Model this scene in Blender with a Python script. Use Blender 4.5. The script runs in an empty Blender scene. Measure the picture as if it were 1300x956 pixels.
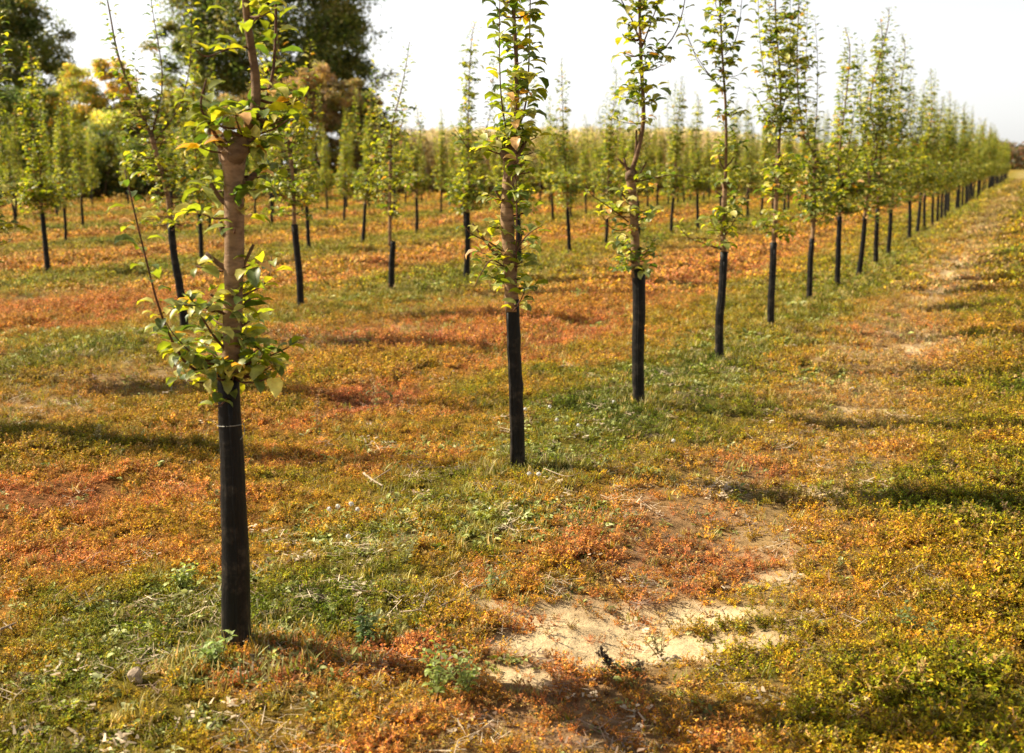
import bpy, math, random
import numpy as np

# ------------------------------------------------------------------ camera frame
H_EYE = 1.55
F = 1444.0
CX, CY = 650.0, 433.5
PITCH = math.atan(225.5 / F)
SP, CP = math.sin(PITCH), math.cos(PITCH)
ROW = math.atan(0.453)                        # heading of the orchard rows
RS, RC = math.sin(ROW), math.cos(ROW)

def ground_pt(x, y):
    v = CY - y
    den = F * SP - v * CP
    return ((x - CX) * H_EYE / den, H_EYE * (F * CP + v * SP) / den)

def plane_pt(x, y, Y):
    v = CY - y
    t = Y / (F * CP + v * SP)
    return np.array([(x - CX) * t, Y, H_EYE + (-F * SP + v * CP) * t])

scene = bpy.context.scene
col = scene.collection
rng = np.random.default_rng(7)
random.seed(7)

# ------------------------------------------------------------------ noise
def _hash(ix, iy, seed):
    h = (ix.astype(np.int64) * 374761393 + iy.astype(np.int64) * 668265263 + seed * 1442695041) & 0x7fffffff
    h = ((h ^ (h >> 13)) * 1274126177) & 0x7fffffff
    h = h ^ (h >> 16)
    return (h & 0xffff) / 65535.0

def vnoise(x, y, s, seed):
    x = np.asarray(x, float) / s + seed * 17.31; y = np.asarray(y, float) / s - seed * 9.7
    ix = np.floor(x); iy = np.floor(y); fx = x - ix; fy = y - iy
    fx = fx * fx * (3 - 2 * fx); fy = fy * fy * (3 - 2 * fy)
    a = _hash(ix, iy, seed); b = _hash(ix + 1, iy, seed)
    c = _hash(ix, iy + 1, seed); d = _hash(ix + 1, iy + 1, seed)
    return (a * (1 - fx) + b * fx) * (1 - fy) + (c * (1 - fx) + d * fx) * fy

def fbm(x, y, s, seed, o=3):
    t = 0; a = 1; w = 0
    for k in range(o):
        t = t + a * vnoise(x, y, s / 2 ** k, seed + k * 31); w += a; a *= .55
    return t / w

def sstep(a, b, x):
    t = np.clip((x - a) / (b - a), 0, 1)
    return t * t * (3 - 2 * t)

# ------------------------------------------------------------------ the field: row coordinate, relief, colour
U0 = None
def row_u(x, y): return x * RC - y * RS
def row_v(x, y): return x * RS + y * RC
U0 = row_u(*ground_pt(812, 512))
ROWGAP = 4.87
TREE_GAP = 1.89

def wcoord(x, y):
    w = row_u(x, y) - U0
    return w + (fbm(x, y, 1.3, 5, 3) - .5) * .7
def folded(w):
    # position across a lane: -2.43..2.43 around the nearest row; right of the first row: as is
    return np.where(w > 0, w, ((w + ROWGAP / 2) % ROWGAP) - ROWGAP / 2)

SANDS = []
for (px, py, rx, ry) in [(725, 762, .26, .14), (805, 793, .36, .10), (895, 752, .2, .08), (660, 800, .13, .07),
                         (975, 712, .12, .08), (1035, 612, .16, .10), (1090, 508, .20, .13), (850, 521, .14, .07), (645, 838, .16, .06)]:
    X, Y = ground_pt(px, py); SANDS.append((X, Y, rx, ry))

def sand_mask(x, y):
    m = np.zeros_like(x)
    nz = (fbm(x, y, .20, 41, 4) - .5) * 1.9
    for (X, Y, rx, ry) in SANDS:
        d = np.sqrt(((x - X) / rx) ** 2 + ((y - Y) / ry) ** 2) + nz
        m = np.maximum(m, (1 - sstep(.55, 1.6, d)) * (1.0 if Y < 4.3 else .65))
    w = row_u(x, y) - U0
    tr = np.exp(-((w - 1.25) / .42) ** 2) * sstep(.42, .62, fbm(x, y, .9, 43, 4)) * .75 * sstep(6, 10, y)
    return np.maximum(m, tr)

def relief(x, y):
    near = 1 / (1 + (y / 30.0) ** 2)
    w = row_u(x, y) - U0
    z = (fbm(x, y, .9, 11, 3) - .5) * .07 * near + (fbm(x, y, .22, 13, 2) - .5) * .05 * near
    fo = folded(w)
    z = z - .035 * np.exp(-((fo - 1.2) / .35) ** 2) * near + .03 * np.exp(-(fo / .5) ** 2) * near
    z = z - .03 * np.exp(-((fo + 1.65) / .3) ** 2) * near
    z = z + (fbm(x, y, 25, 15, 2) - .5) * .25 * sstep(8, 40, y)
    return z - .042 * near - .012 * sand_mask(x, y)

RAMP = np.array([[.56, .20, .06], [.64, .26, .06], [.62, .32, .028], [.50, .32, .014], [.31, .27, .010], [.18, .215, .010], [.085, .125, .008]])
def ramp(k):
    k = np.clip(k, 0, 1) * (len(RAMP) - 1)
    i = np.clip(np.floor(k).astype(int), 0, len(RAMP) - 2); f = (k - i)[:, None]
    return RAMP[i] * (1 - f) + RAMP[i + 1] * f

KSPOTS = [(*ground_pt(px, py), a, b, k, w) for (px, py, a, b, k, w) in
          [(200, 790, .75, .40, .80, .75), (420, 730, .45, .22, .8, .6), (120, 700, .6, .25, .2, .7), (460, 840, .6, .22, .08, .95), (640, 720, .5, .3, .18, .7),
           (800, 680, .7, .5, .16, .8), (850, 640, .8, .6, .25, .5), (1000, 790, .35, .5, .72, .8), (1180, 810, .6, .5, .54, .7), (1150, 700, .7, .5, .46, .7),
           (1150, 620, 1.0, .5, .66, .8), (1180, 520, 1.6, .9, .58, .7), (330, 560, 1.0, .5, .12, .8), (200, 620, .6, .3, .12, .7), (540, 415, 1.8, 1.2, .06, .8),
           (100, 540, 1.6, 1.0, .55, .8), (180, 470, 1.5, .7, .5, .6), (700, 450, .9, .5, .15, .8), (1250, 290, 3, 5, .28, .7), (1285, 245, 3, 9, .72, .8), (600, 540, .9, .5, .55, .6),
           (900, 320, 3.2, 2.2, .08, .7), (150, 385, 2.5, 1.2, .1, .7), (960, 420, .8, 1.0, .55, .6)]]
def field_k(x, y):
    w = wcoord(x, y); fo = folded(w)
    k = np.full_like(x, .42)
    k = np.where(w > 1.7, .55, k)
    k = k + (.12 - k) * np.exp(-((fo + 1.75) / .42) ** 2) * .9
    k = k + (.22 - k) * np.exp(-((fo - 1.15) / .5) ** 2) * np.where(w > 0, .9, .75)
    k = k + (.80 - k) * np.exp(-(fo / .5) ** 2) * .85
    k = k + (fbm(x, y, 1.9, 21, 3) - .5) * .62 + (fbm(x, y, .35, 23, 3) - .5) * .65
    for (X, Y, a, b, kk, wt) in KSPOTS:
        m = (1 - sstep(.5, 1.25, np.hypot((x - X) / a, (y - Y) / b) + (fbm(x, y, .45, 29, 4) - .5) * 1.9)) * wt
        k = k + (kk + (fbm(x, y, .3, 33, 3) - .5) * .6 - k) * m
    far = sstep(12, 30, y)
    lane = sstep(1.1, 1.8, np.abs(fo)) * (w < 0)
    k = k + (.17 - k) * lane * sstep(7, 11, y) * .65 + (.60 - k) * (1 - sstep(.6, 1.5, np.abs(fo))) * (w < .5) * sstep(8, 12, y) * .5
    k = k + far * (.62 + (fbm(x, y, 5, 25, 3) - .5) * .5 - k) * (.55 - .3 * lane) + .05 * sstep(6, 14, y)
    return k

def link_mesh(name, verts, faces, mats, parent=None, tint=None, fmat=None, smooth=False, extra=None):
    me = bpy.data.meshes.new(name)
    verts = np.asarray(verts, np.float32)
    faces = [np.asarray(f, np.int32) for f in faces if len(f)]
    loops = np.concatenate([f.ravel() for f in faces])
    tot = np.concatenate([np.full(len(f), f.shape[1], np.int32) for f in faces])
    start = np.concatenate([[0], np.cumsum(tot)[:-1]]).astype(np.int32)
    me.vertices.add(len(verts)); me.vertices.foreach_set('co', verts.ravel())
    me.loops.add(len(loops)); me.loops.foreach_set('vertex_index', loops)
    me.polygons.add(len(tot)); me.polygons.foreach_set('loop_start', start)
    if fmat is not None: me.polygons.foreach_set('material_index', np.asarray(fmat, np.int32))
    if smooth: me.polygons.foreach_set('use_smooth', np.ones(len(tot), bool))
    for m in (mats if isinstance(mats, (list, tuple)) else [mats]): me.materials.append(m)
    if tint is not None:
        a = me.attributes.new('tint', 'FLOAT_COLOR', 'POINT')
        t = np.ones((len(verts), 4), np.float32); t[:, :3] = tint
        a.data.foreach_set('color', t.ravel())
    me.update(calc_edges=True); me.validate()
    o = bpy.data.objects.new(name, me)
    if parent is not False:
        col.objects.link(o)
        if parent is not None: o.parent = parent
    return o

def tag(o, label=None, cat=None, group=None, kind=None):
    if label: o['label'] = label
    if cat: o['category'] = cat
    if group: o['group'] = group
    if kind: o['kind'] = kind
    return o

# ------------------------------------------------------------------ geometry helpers
class MB:
    def __init__(s): s.v = []; s.q = []; s.t = []; s.c = []; s.n = 0
    def add(s, v, q=None, t=None, c=(1, 1, 1)):
        v = np.asarray(v, float).reshape(-1, 3)
        s.v.append(v)
        if q is not None and len(q): s.q.append(np.asarray(q, int).reshape(-1, 4) + s.n)
        if t is not None and len(t): s.t.append(np.asarray(t, int).reshape(-1, 3) + s.n)
        cc = np.empty((len(v), 3)); cc[:] = c
        s.c.append(cc); s.n += len(v)
    def obj(s, name, mats, parent=None, smooth=True):
        fs = []
        if s.q: fs.append(np.concatenate(s.q))
        if s.t: fs.append(np.concatenate(s.t))
        return link_mesh(name, np.concatenate(s.v), fs, mats, parent, np.concatenate(s.c), smooth=smooth)

def smooth_path(pts, n):
    pts = np.asarray(pts, float)
    if len(pts) < 3:
        t = np.linspace(0, 1, n)[:, None]; return pts[0] * (1 - t) + pts[-1] * t
    P = np.vstack([2 * pts[0] - pts[1], pts, 2 * pts[-1] - pts[-2]])
    m = len(pts) - 1; out = []
    for s in np.linspace(0, m - 1e-6, n):
        i = int(s); f = s - i
        a, b, c, d = P[i], P[i + 1], P[i + 2], P[i + 3]
        out.append(.5 * ((2 * b) + (c - a) * f + (2 * a - 5 * b + 4 * c - d) * f * f + (3 * b - a - 3 * c + d) * f ** 3))
    return np.array(out)

def tube(mb, pts, rad, sides=8, c=(1, 1, 1), bump=0, cap=True, r=rng):
    pts = np.asarray(pts, float); n = len(pts); rad = np.asarray(rad, float) * np.ones(n)
    T = np.gradient(pts, axis=0); T /= np.linalg.norm(T, axis=1)[:, None] + 1e-9
    ref = np.array([1.0, 0.07, 0.03]) if abs(T[0][0]) < .8 else np.array([0., 1., .1])
    A = np.cross(T, ref); A /= np.linalg.norm(A, axis=1)[:, None]; B = np.cross(T, A)
    th = np.linspace(0, 2 * np.pi, sides, endpoint=False)
    R = rad[:, None] * (1 + bump * (r.random((n, sides)) - .5))
    V = pts[:, None, :] + R[..., None] * (np.cos(th)[None, :, None] * A[:, None, :] + np.sin(th)[None, :, None] * B[:, None, :])
    q = []
    for i in range(n - 1):
        for j in range(sides):
            k = (j + 1) % sides
            q.append((i * sides + j, (i + 1) * sides + j, (i + 1) * sides + k, i * sides + k))
    V = V.reshape(-1, 3); t = []
    if cap:
        V = np.vstack([V, pts[-1] + T[-1] * rad[-1] * .3, pts[0]])
        e = n * sides
        for j in range(sides):
            k = (j + 1) % sides
            t.append(((n - 1) * sides + j, e, (n - 1) * sides + k)); t.append((k, e + 1, j))
    mb.add(V, q, t, c)

# leaf template: 5 stations x 3, folded along the midrib
_LT = np.array([0, .18, .45, .75, 1.0]); _LW = np.array([.04, .34, .5, .33, .02])
def leaves(mb, base, az, el, L, droop, roll, tint, wfac=.58, simple=False, r=rng):
    n = len(base)
    if n == 0: return
    base = np.asarray(base, float); az = np.asarray(az, float); el = np.asarray(el, float)
    L = np.asarray(L) * np.ones(n); droop = np.asarray(droop) * np.ones(n); roll = np.asarray(roll) * np.ones(n)
    ts, ws = (_LT, _LW) if not simple else (np.array([0, .5, 1.0]), np.array([.05, .5, .03]))
    out = np.stack([np.cos(az), np.sin(az), np.zeros(n)], 1); up = np.array([0, 0, 1.0])[None]
    side = np.stack([-np.sin(az), np.cos(az), np.zeros(n)], 1)
    pet = .22 * L
    stations = []
    p = base + (out * np.cos(el)[:, None] + up * np.sin(el)[:, None]) * pet[:, None]
    a = el.copy(); last = 0.0
    cup = .28 + .3 * r.random(n); wav = (r.random((n, len(ts))) - .5) * .16
    twist = roll[:, None] + (r.random(n)[:, None] - .5) * ts[None] * 1.0
    for i, (t, w) in enumerate(zip(ts, ws)):
        dl = (t - last) * L; last = t
        p = p + (out * np.cos(a)[:, None] + up * np.sin(a)[:, None]) * dl[:, None]
        a = a - droop * (0.15 + t) * (1.0 if not simple else 1.4) * .55
        nrm = -out * np.sin(a)[:, None] + up * np.cos(a)[:, None]
        s2 = side * np.cos(twist[:, i])[:, None] + nrm * np.sin(twist[:, i])[:, None]
        n2 = -side * np.sin(twist[:, i])[:, None] + nrm * np.cos(twist[:, i])[:, None]
        hw = (w * wfac * L)[:, None]
        lift = (cup + wav[:, i])[:, None] * hw
        stations.append(np.stack([p - s2 * hw + n2 * lift, p, p + s2 * hw + n2 * lift], 1))
    V = np.concatenate(stations, 1)             # n, S*3, 3
    S = len(ts); q = []
    for i in range(S - 1):
        for j in range(2):
            q.append((i * 3 + j, i * 3 + j + 1, (i + 1) * 3 + j + 1, (i + 1) * 3 + j))
    q = np.array(q)[None] + (np.arange(n) * S * 3)[:, None, None]
    c = np.repeat(np.asarray(tint)[:, None, :], S * 3, 1)
    mb.add(V.reshape(-1, 3), q.reshape(-1, 4), None, c.reshape(-1, 3))

def leaf_tints(n, r, warm=.0):
    k = r.random(n)
    g = np.array([.19, .225, .009]); d = np.array([.07, .115, .008]); yv = np.array([.40, .37, .013]); o = np.array([.50, .24, .02])
    t = np.where((k < .48)[:, None], g, np.where((k < .74 - .2 * warm)[:, None], d, np.where((k < .975 - .05 * warm)[:, None], yv, o)))
    return t * (.75 + .5 * r.random(n))[:, None]

# ------------------------------------------------------------------ materials
def new_mat(name):
    m = bpy.data.materials.new(name); m.use_nodes = True
    nt = m.node_tree; nt.nodes.clear()
    out = nt.nodes.new('ShaderNodeOutputMaterial')
    return m, nt, out
def N(nt, kind, **kw):
    n = nt.nodes.new(kind)
    for k, v in kw.items():
        if k in n.inputs: n.inputs[k].default_value = v
        else: setattr(n, k, v)
    return n

def leaf_material(name, trans=.45, rough=.38, inst=False, vary=.35, spec=.5, under=True, scale=40, tgain=1.25):
    m, nt, out = new_mat(name); L = nt.links.new
    at = N(nt, 'ShaderNodeAttribute', attribute_name='tint')
    base = at.outputs['Color']
    if inst:
        ai = N(nt, 'ShaderNodeAttribute', attribute_name='gtint', attribute_type='INSTANCER')
        mx = N(nt, 'ShaderNodeMix', data_type='RGBA', blend_type='MULTIPLY'); mx.inputs[0].default_value = 1
        L(at.outputs['Color'], mx.inputs[6]); L(ai.outputs['Color'], mx.inputs[7]); base = mx.outputs[2]
    geo = N(nt, 'ShaderNodeNewGeometry')
    no = N(nt, 'ShaderNodeTexNoise', Scale=scale, Detail=2.0)
    L(geo.outputs['Position'], no.inputs['Vector'])
    mr = N(nt, 'ShaderNodeMapRange'); mr.inputs[1].default_value = .3; mr.inputs[2].default_value = .7
    mr.inputs[3].default_value = 1 - vary; mr.inputs[4].default_value = 1 + vary
    L(no.outputs['Fac'], mr.inputs[0])
    hs = N(nt, 'ShaderNodeHueSaturation'); L(base, hs.inputs['Color']); L(mr.outputs[0], hs.inputs['Value'])
    colr = hs.outputs['Color']
    if under:
        ub = N(nt, 'ShaderNodeMix', data_type='RGBA'); L(geo.outputs['Backfacing'], ub.inputs[0])
        h2 = N(nt, 'ShaderNodeHueSaturation'); L(colr, h2.inputs['Color']); h2.inputs['Saturation'].default_value = .75; h2.inputs['Value'].default_value = 1.35
        L(colr, ub.inputs[6]); L(h2.outputs['Color'], ub.inputs[7]); colr = ub.outputs[2]
    p = N(nt, 'ShaderNodeBsdfPrincipled'); p.inputs['Roughness'].default_value = rough
    p.inputs['Specular IOR Level'].default_value = spec
    L(colr, p.inputs['Base Color'])
    tr = N(nt, 'ShaderNodeBsdfTranslucent')
    h3 = N(nt, 'ShaderNodeHueSaturation'); L(colr, h3.inputs['Color']); h3.inputs['Saturation'].default_value = 1.0
    h3.inputs['Value'].default_value = 1.6 * tgain; L(h3.outputs['Color'], tr.inputs['Color'])
    ms = N(nt, 'ShaderNodeMixShader'); ms.inputs[0].default_value = trans
    L(p.outputs[0], ms.inputs[1]); L(tr.outputs[0], ms.inputs[2]); L(ms.outputs[0], out.inputs[0])
    return m

def solid_material(name, color, rough=.8, nscale=30, vary=.4, bump=.3, c2=None, stretch=(1, 1, 1), spec=.3, dist=.004):
    m, nt, out = new_mat(name); L = nt.links.new
    tc = N(nt, 'ShaderNodeTexCoord'); mp = N(nt, 'ShaderNodeMapping'); mp.inputs['Scale'].default_value = stretch
    L(tc.outputs['Object'], mp.inputs['Vector'])
    no = N(nt, 'ShaderNodeTexNoise', Scale=nscale, Detail=6.0, Roughness=.65); L(mp.outputs[0], no.inputs['Vector'])
    cr = N(nt, 'ShaderNodeValToRGB'); c = np.array(color); d = np.array(c2) if c2 is not None else c * (1 + vary)
    cr.color_ramp.elements[0].position = .33; cr.color_ramp.elements[1].position = .68
    cr.color_ramp.elements[0].color = (*(c * (1 - vary)), 1); cr.color_ramp.elements[1].color = (*d, 1)
    L(no.outputs['Fac'], cr.inputs[0])
    p = N(nt, 'ShaderNodeBsdfPrincipled'); p.inputs['Roughness'].default_value = rough; p.inputs['Specular IOR Level'].default_value = spec
    L(cr.outputs[0], p.inputs['Base Color'])
    b = N(nt, 'ShaderNodeBump'); b.inputs['Strength'].default_value = bump; b.inputs['Distance'].default_value = dist
    L(no.outputs['Fac'], b.inputs['Height']); L(b.outputs[0], p.inputs['Normal'])
    L(p.outputs[0], out.inputs[0])
    return m

def bark_material():
    m, nt, out = new_mat('bark'); L = nt.links.new
    tc = N(nt, 'ShaderNodeTexCoord')
    at = N(nt, 'ShaderNodeAttribute', attribute_name='tint')
    mp = N(nt, 'ShaderNodeMapping'); mp.inputs['Scale'].default_value = (1, 1, 2.2); L(tc.outputs['Object'], mp.inputs['Vector'])
    no = N(nt, 'ShaderNodeTexNoise', Scale=22.0, Detail=6.0, Roughness=.65); L(mp.outputs[0], no.inputs['Vector'])
    mp2 = N(nt, 'ShaderNodeMapping'); mp2.inputs['Scale'].default_value = (1, 1, 7); L(tc.outputs['Object'], mp2.inputs['Vector'])
    n2 = N(nt, 'ShaderNodeTexNoise', Scale=14.0, Detail=3.0); L(mp2.outputs[0], n2.inputs['Vector'])
    cr = N(nt, 'ShaderNodeValToRGB'); e = cr.color_ramp.elements
    e[0].position = .3; e[0].color = (.42, .34, .30, 1); e[1].position = .7; e[1].color = (1.25, 1.15, 1.05, 1)
    L(no.outputs['Fac'], cr.inputs[0])
    c2 = N(nt, 'ShaderNodeValToRGB'); e = c2.color_ramp.elements
    e[0].position = .60; e[0].color = (1, 1, 1, 1); e[1].position = .70; e[1].color = (.55, .47, .38, 1)
    L(n2.outputs['Fac'], c2.inputs[0])
    m1 = N(nt, 'ShaderNodeMix', data_type='RGBA', blend_type='MULTIPLY'); m1.inputs[0].default_value = 1
    L(cr.outputs[0], m1.inputs[6]); L(c2.outputs[0], m1.inputs[7])
    m2 = N(nt, 'ShaderNodeMix', data_type='RGBA', blend_type='MULTIPLY'); m2.inputs[0].default_value = 1
    L(m1.outputs[2], m2.inputs[6]); L(at.outputs['Color'], m2.inputs[7])
    p = N(nt, 'ShaderNodeBsdfPrincipled'); p.inputs['Roughness'].default_value = .75; p.inputs['Specular IOR Level'].default_value = .25
    L(m2.outputs[2], p.inputs['Base Color'])
    b = N(nt, 'ShaderNodeBump'); b.inputs['Strength'].default_value = .9; b.inputs['Distance'].default_value = .006
    L(no.outputs['Fac'], b.inputs['Height']); L(b.outputs[0], p.inputs['Normal'])
    L(p.outputs[0], out.inputs[0])
    return m

def guard_material():
    m, nt, out = new_mat('black_plastic_sleeve'); L = nt.links.new
    tc = N(nt, 'ShaderNodeTexCoord')
    mp = N(nt, 'ShaderNodeMapping'); mp.inputs['Scale'].default_value = (1, 1, .07); L(tc.outputs['Object'], mp.inputs['Vector'])
    no = N(nt, 'ShaderNodeTexNoise', Scale=110.0, Detail=4.0); L(mp.outputs[0], no.inputs['Vector'])
    n2 = N(nt, 'ShaderNodeTexNoise', Scale=9.0, Detail=6.0, Roughness=.7); L(tc.outputs['Object'], n2.inputs['Vector'])
    ge = N(nt, 'ShaderNodeSeparateXYZ'); L(tc.outputs['Object'], ge.inputs[0])
    low = N(nt, 'ShaderNodeMapRange'); low.inputs[1].default_value = .32; low.inputs[2].default_value = 0.0
    low.inputs[3].default_value = 0; low.inputs[4].default_value = .12; L(ge.outputs['Z'], low.inputs[0])
    ad = N(nt, 'ShaderNodeMath', operation='ADD'); L(n2.outputs['Fac'], ad.inputs[0]); L(low.outputs[0], ad.inputs[1])
    cr = N(nt, 'ShaderNodeValToRGB'); e = cr.color_ramp.elements
    e[0].position = .53; e[0].color = (.0055, .005, .005, 1); e[1].position = .74; e[1].color = (.06, .048, .036, 1)
    L(ad.outputs[0], cr.inputs[0])
    c2 = N(nt, 'ShaderNodeValToRGB'); e = c2.color_ramp.elements
    e[0].position = .4; e[0].color = (.7, .7, .7, 1); e[1].position = .7; e[1].color = (1.7, 1.6, 1.5, 1); L(no.outputs['Fac'], c2.inputs[0])
    mm = N(nt, 'ShaderNodeMix', data_type='RGBA', blend_type='MULTIPLY'); mm.inputs[0].default_value = 1
    L(cr.outputs[0], mm.inputs[6]); L(c2.outputs[0], mm.inputs[7])
    p = N(nt, 'ShaderNodeBsdfPrincipled'); p.inputs['Roughness'].default_value = .55; p.inputs['Specular IOR Level'].default_value = .22
    L(mm.outputs[2], p.inputs['Base Color'])
    b = N(nt, 'ShaderNodeBump'); b.inputs['Strength'].default_value = .5; b.inputs['Distance'].default_value = .004
    L(no.outputs['Fac'], b.inputs['Height'])
    b2 = N(nt, 'ShaderNodeBump'); b2.inputs['Strength'].default_value = .5; b2.inputs['Distance'].default_value = .012
    L(n2.outputs['Fac'], b2.inputs['Height']); L(b.outputs[0], b2.inputs['Normal']); L(b2.outputs[0], p.inputs['Normal'])
    L(p.outputs[0], out.inputs[0])
    return m

M_LEAF = leaf_material('orchard_leaf', trans=.48, rough=.42, spec=.5)
M_FAR = leaf_material('woodland_leaf', trans=.5, rough=.5, scale=.8, vary=.45)
M_COVER = leaf_material('ground_cover_leaf', trans=.18, rough=.6, inst=True, spec=.08, scale=14, vary=.3, tgain=.7)
M_GRASS = leaf_material('grass_blade', trans=.3, rough=.5, inst=True, spec=.2, scale=14, vary=.25, tgain=.8)
M_CORN = leaf_material('dry_corn_leaf', trans=.5, rough=.6, inst=True, spec=.2, scale=1.5, vary=.3, tgain=.8)
M_BARK = bark_material()
M_GUARD = guard_material()
M_TIE = solid_material('white_twine', (.38, .36, .33), vary=.2, bump=.1)
M_WOOD = solid_material('dry_wood', (.36, .27, .19), rough=.85, nscale=40, vary=.4, stretch=(1, 1, 1))
M_STONE = solid_material('pale_stone', (.42, .32, .23), rough=.9, nscale=18, vary=.3, bump=.8, dist=.01)
M_SEED = solid_material('seed_down', (.78, .76, .72), rough=.9, nscale=200, vary=.1, bump=.2)

def ground_material():
    m, nt, out = new_mat('field_soil'); L = nt.links.new
    at = N(nt, 'ShaderNodeAttribute', attribute_name='tint')
    geo = N(nt, 'ShaderNodeNewGeometry')
    n1 = N(nt, 'ShaderNodeTexNoise', Scale=28.0, Detail=8.0, Roughness=.7); L(geo.outputs['Position'], n1.inputs['Vector'])
    n2 = N(nt, 'ShaderNodeTexNoise', Scale=2.2, Detail=5.0, Roughness=.6); L(geo.outputs['Position'], n2.inputs['Vector'])
    cr = N(nt, 'ShaderNodeMapRange'); cr.inputs[1].default_value = .3; cr.inputs[2].default_value = .7; cr.inputs[3].default_value = .6; cr.inputs[4].default_value = 1.35
    L(n1.outputs['Fac'], cr.inputs[0])
    c2 = N(nt, 'ShaderNodeMapRange'); c2.inputs[1].default_value = .3; c2.inputs[2].default_value = .7; c2.inputs[3].default_value = .8; c2.inputs[4].default_value = 1.2
    L(n2.outputs['Fac'], c2.inputs[0])
    mu = N(nt, 'ShaderNodeMath', operation='MULTIPLY'); L(cr.outputs[0], mu.inputs[0]); L(c2.outputs[0], mu.inputs[1])
    hs = N(nt, 'ShaderNodeHueSaturation'); L(at.outputs['Color'], hs.inputs['Color']); L(mu.outputs[0], hs.inputs['Value'])
    p = N(nt, 'ShaderNodeBsdfPrincipled'); p.inputs['Roughness'].default_value = .95; p.inputs['Specular IOR Level'].default_value = .1
    L(hs.outputs[0], p.inputs['Base Color'])
    b = N(nt, 'ShaderNodeBump'); b.inputs['Strength'].default_value = .8; b.inputs['Distance'].default_value = .02
    L(n1.outputs['Fac'], b.inputs['Height']); L(b.outputs[0], p.inputs['Normal'])
    L(p.outputs[0], out.inputs[0])
    return m
M_GROUND = ground_material()

# ------------------------------------------------------------------ ground sheet
def build_ground():
    a = np.linspace(-1, 1, 420); xs = np.sinh(a * 6.6) / np.sinh(6.6) * 1500
    b = np.linspace(0, 1, 520); ys = -40 + (np.sinh((b - .09) * 7.0) + np.sinh(.09 * 7)) / (np.sinh(.91 * 7) + np.sinh(.09 * 7)) * 3040
    # finer lines where the camera looks
    xs = np.unique(np.concatenate([xs, np.linspace(-5, 6, 280)])); ys = np.unique(np.concatenate([ys, np.linspace(1.5, 13, 330)]))
    X, Y = np.meshgrid(xs, ys); x = X.ravel(); y = Y.ravel()
    z = relief(x, np.maximum(y, 0)); r = np.hypot(x, y); z = z * (1 - sstep(150, 400, r))
    k = field_k(x, y); t = ramp(k)
    s = sand_mask(x, y)
    soil = np.array([.075, .042, .022]); straw = np.array([.34, .28, .05])
    near = (1 - sstep(14, 45, y))[:, None]
    fo = folded(wcoord(x, y)); lane = np.exp(-((fo - 1.2) / .5) ** 2)[:, None] * (x > -900)[:, None]
    g = t * .55 * near + (t * .45 + straw * .45) * (1 - near)
    g = g * .5 + soil * .5 * near + g * .5 * (1 - near)
    g = g * (1 - .3 * sstep(40, 90, y))[:, None]
    g = g * (1 - lane * .5) + np.array([.40, .27, .15]) * lane * .5
    sand = np.array([.64, .48, .28])
    g = g * (1 - s[:, None]) + sand * s[:, None]
    nx, ny = len(xs), len(ys)
    i = np.arange(nx * ny).reshape(ny, nx)
    q = np.stack([i[:-1, :-1], i[:-1, 1:], i[1:, 1:], i[1:, :-1]], -1).reshape(-1, 4)
    o = link_mesh('ground', np.stack([x, y, z], 1), [q], M_GROUND, None, g, smooth=True)
    tag(o, kind='structure'); return o
build_ground()

# ------------------------------------------------------------------ scattering with geometry nodes
def scatter(name, pts, rot, scl, tint, idx, sources, label):
    me = bpy.data.meshes.new(name); n = len(pts)
    me.vertices.add(n); me.vertices.foreach_set('co', np.asarray(pts, np.float32).ravel())
    def attr(nm, ty, key, arr):
        a = me.attributes.new(nm, ty, 'POINT'); a.data.foreach_set(key, np.ascontiguousarray(arr).ravel())
    attr('grot', 'FLOAT_VECTOR', 'vector', np.asarray(rot, np.float32))
    attr('gscl', 'FLOAT', 'value', np.asarray(scl, np.float32))
    t = np.ones((n, 4), np.float32); t[:, :3] = tint
    attr('gtint', 'FLOAT_COLOR', 'color', t)
    attr('gidx', 'INT', 'value', np.asarray(idx, np.int32))
    o = bpy.data.objects.new(name, me); col.objects.link(o)
    for s in sources:
        for mt in s.data.materials: me.materials.append(mt)
    src = bpy.data.collections.new(name + '_kinds')
    for s in sources: src.objects.link(s)
    ng = bpy.data.node_groups.new(name, 'GeometryNodeTree')
    ng.interface.new_socket('Geometry', in_out='INPUT', socket_type='NodeSocketGeometry')
    ng.interface.new_socket('Geometry', in_out='OUTPUT', socket_type='NodeSocketGeometry')
    nd = ng.nodes; L = ng.links.new
    gi = nd.new('NodeGroupInput'); go = nd.new('NodeGroupOutput')
    ci = nd.new('GeometryNodeCollectionInfo'); ci.inputs['Collection'].default_value = src
    ci.inputs['Separate Children'].default_value = True; ci.inputs['Reset Children'].default_value = True
    ip = nd.new('GeometryNodeInstanceOnPoints'); ip.inputs['Pick Instance'].default_value = True
    def na(nm, ty):
        a = nd.new('GeometryNodeInputNamedAttribute'); a.data_type = ty; a.inputs['Name'].default_value = nm
        return a.outputs['Attribute']
    L(gi.outputs[0], ip.inputs['Points']); L(ci.outputs[0], ip.inputs['Instance'])
    L(na('gidx', 'INT'), ip.inputs['Instance Index']); L(na('gscl', 'FLOAT'), ip.inputs['Scale'])
    er = nd.new('FunctionNodeEulerToRotation'); L(na('grot', 'FLOAT_VECTOR'), er.inputs[0]); L(er.outputs[0], ip.inputs['Rotation'])
    L(ip.outputs[0], go.inputs[0])
    md = o.modifiers.new('scatter', 'NODES'); md.node_group = ng
    tag(o, label, kind='stuff')
    return o

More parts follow.
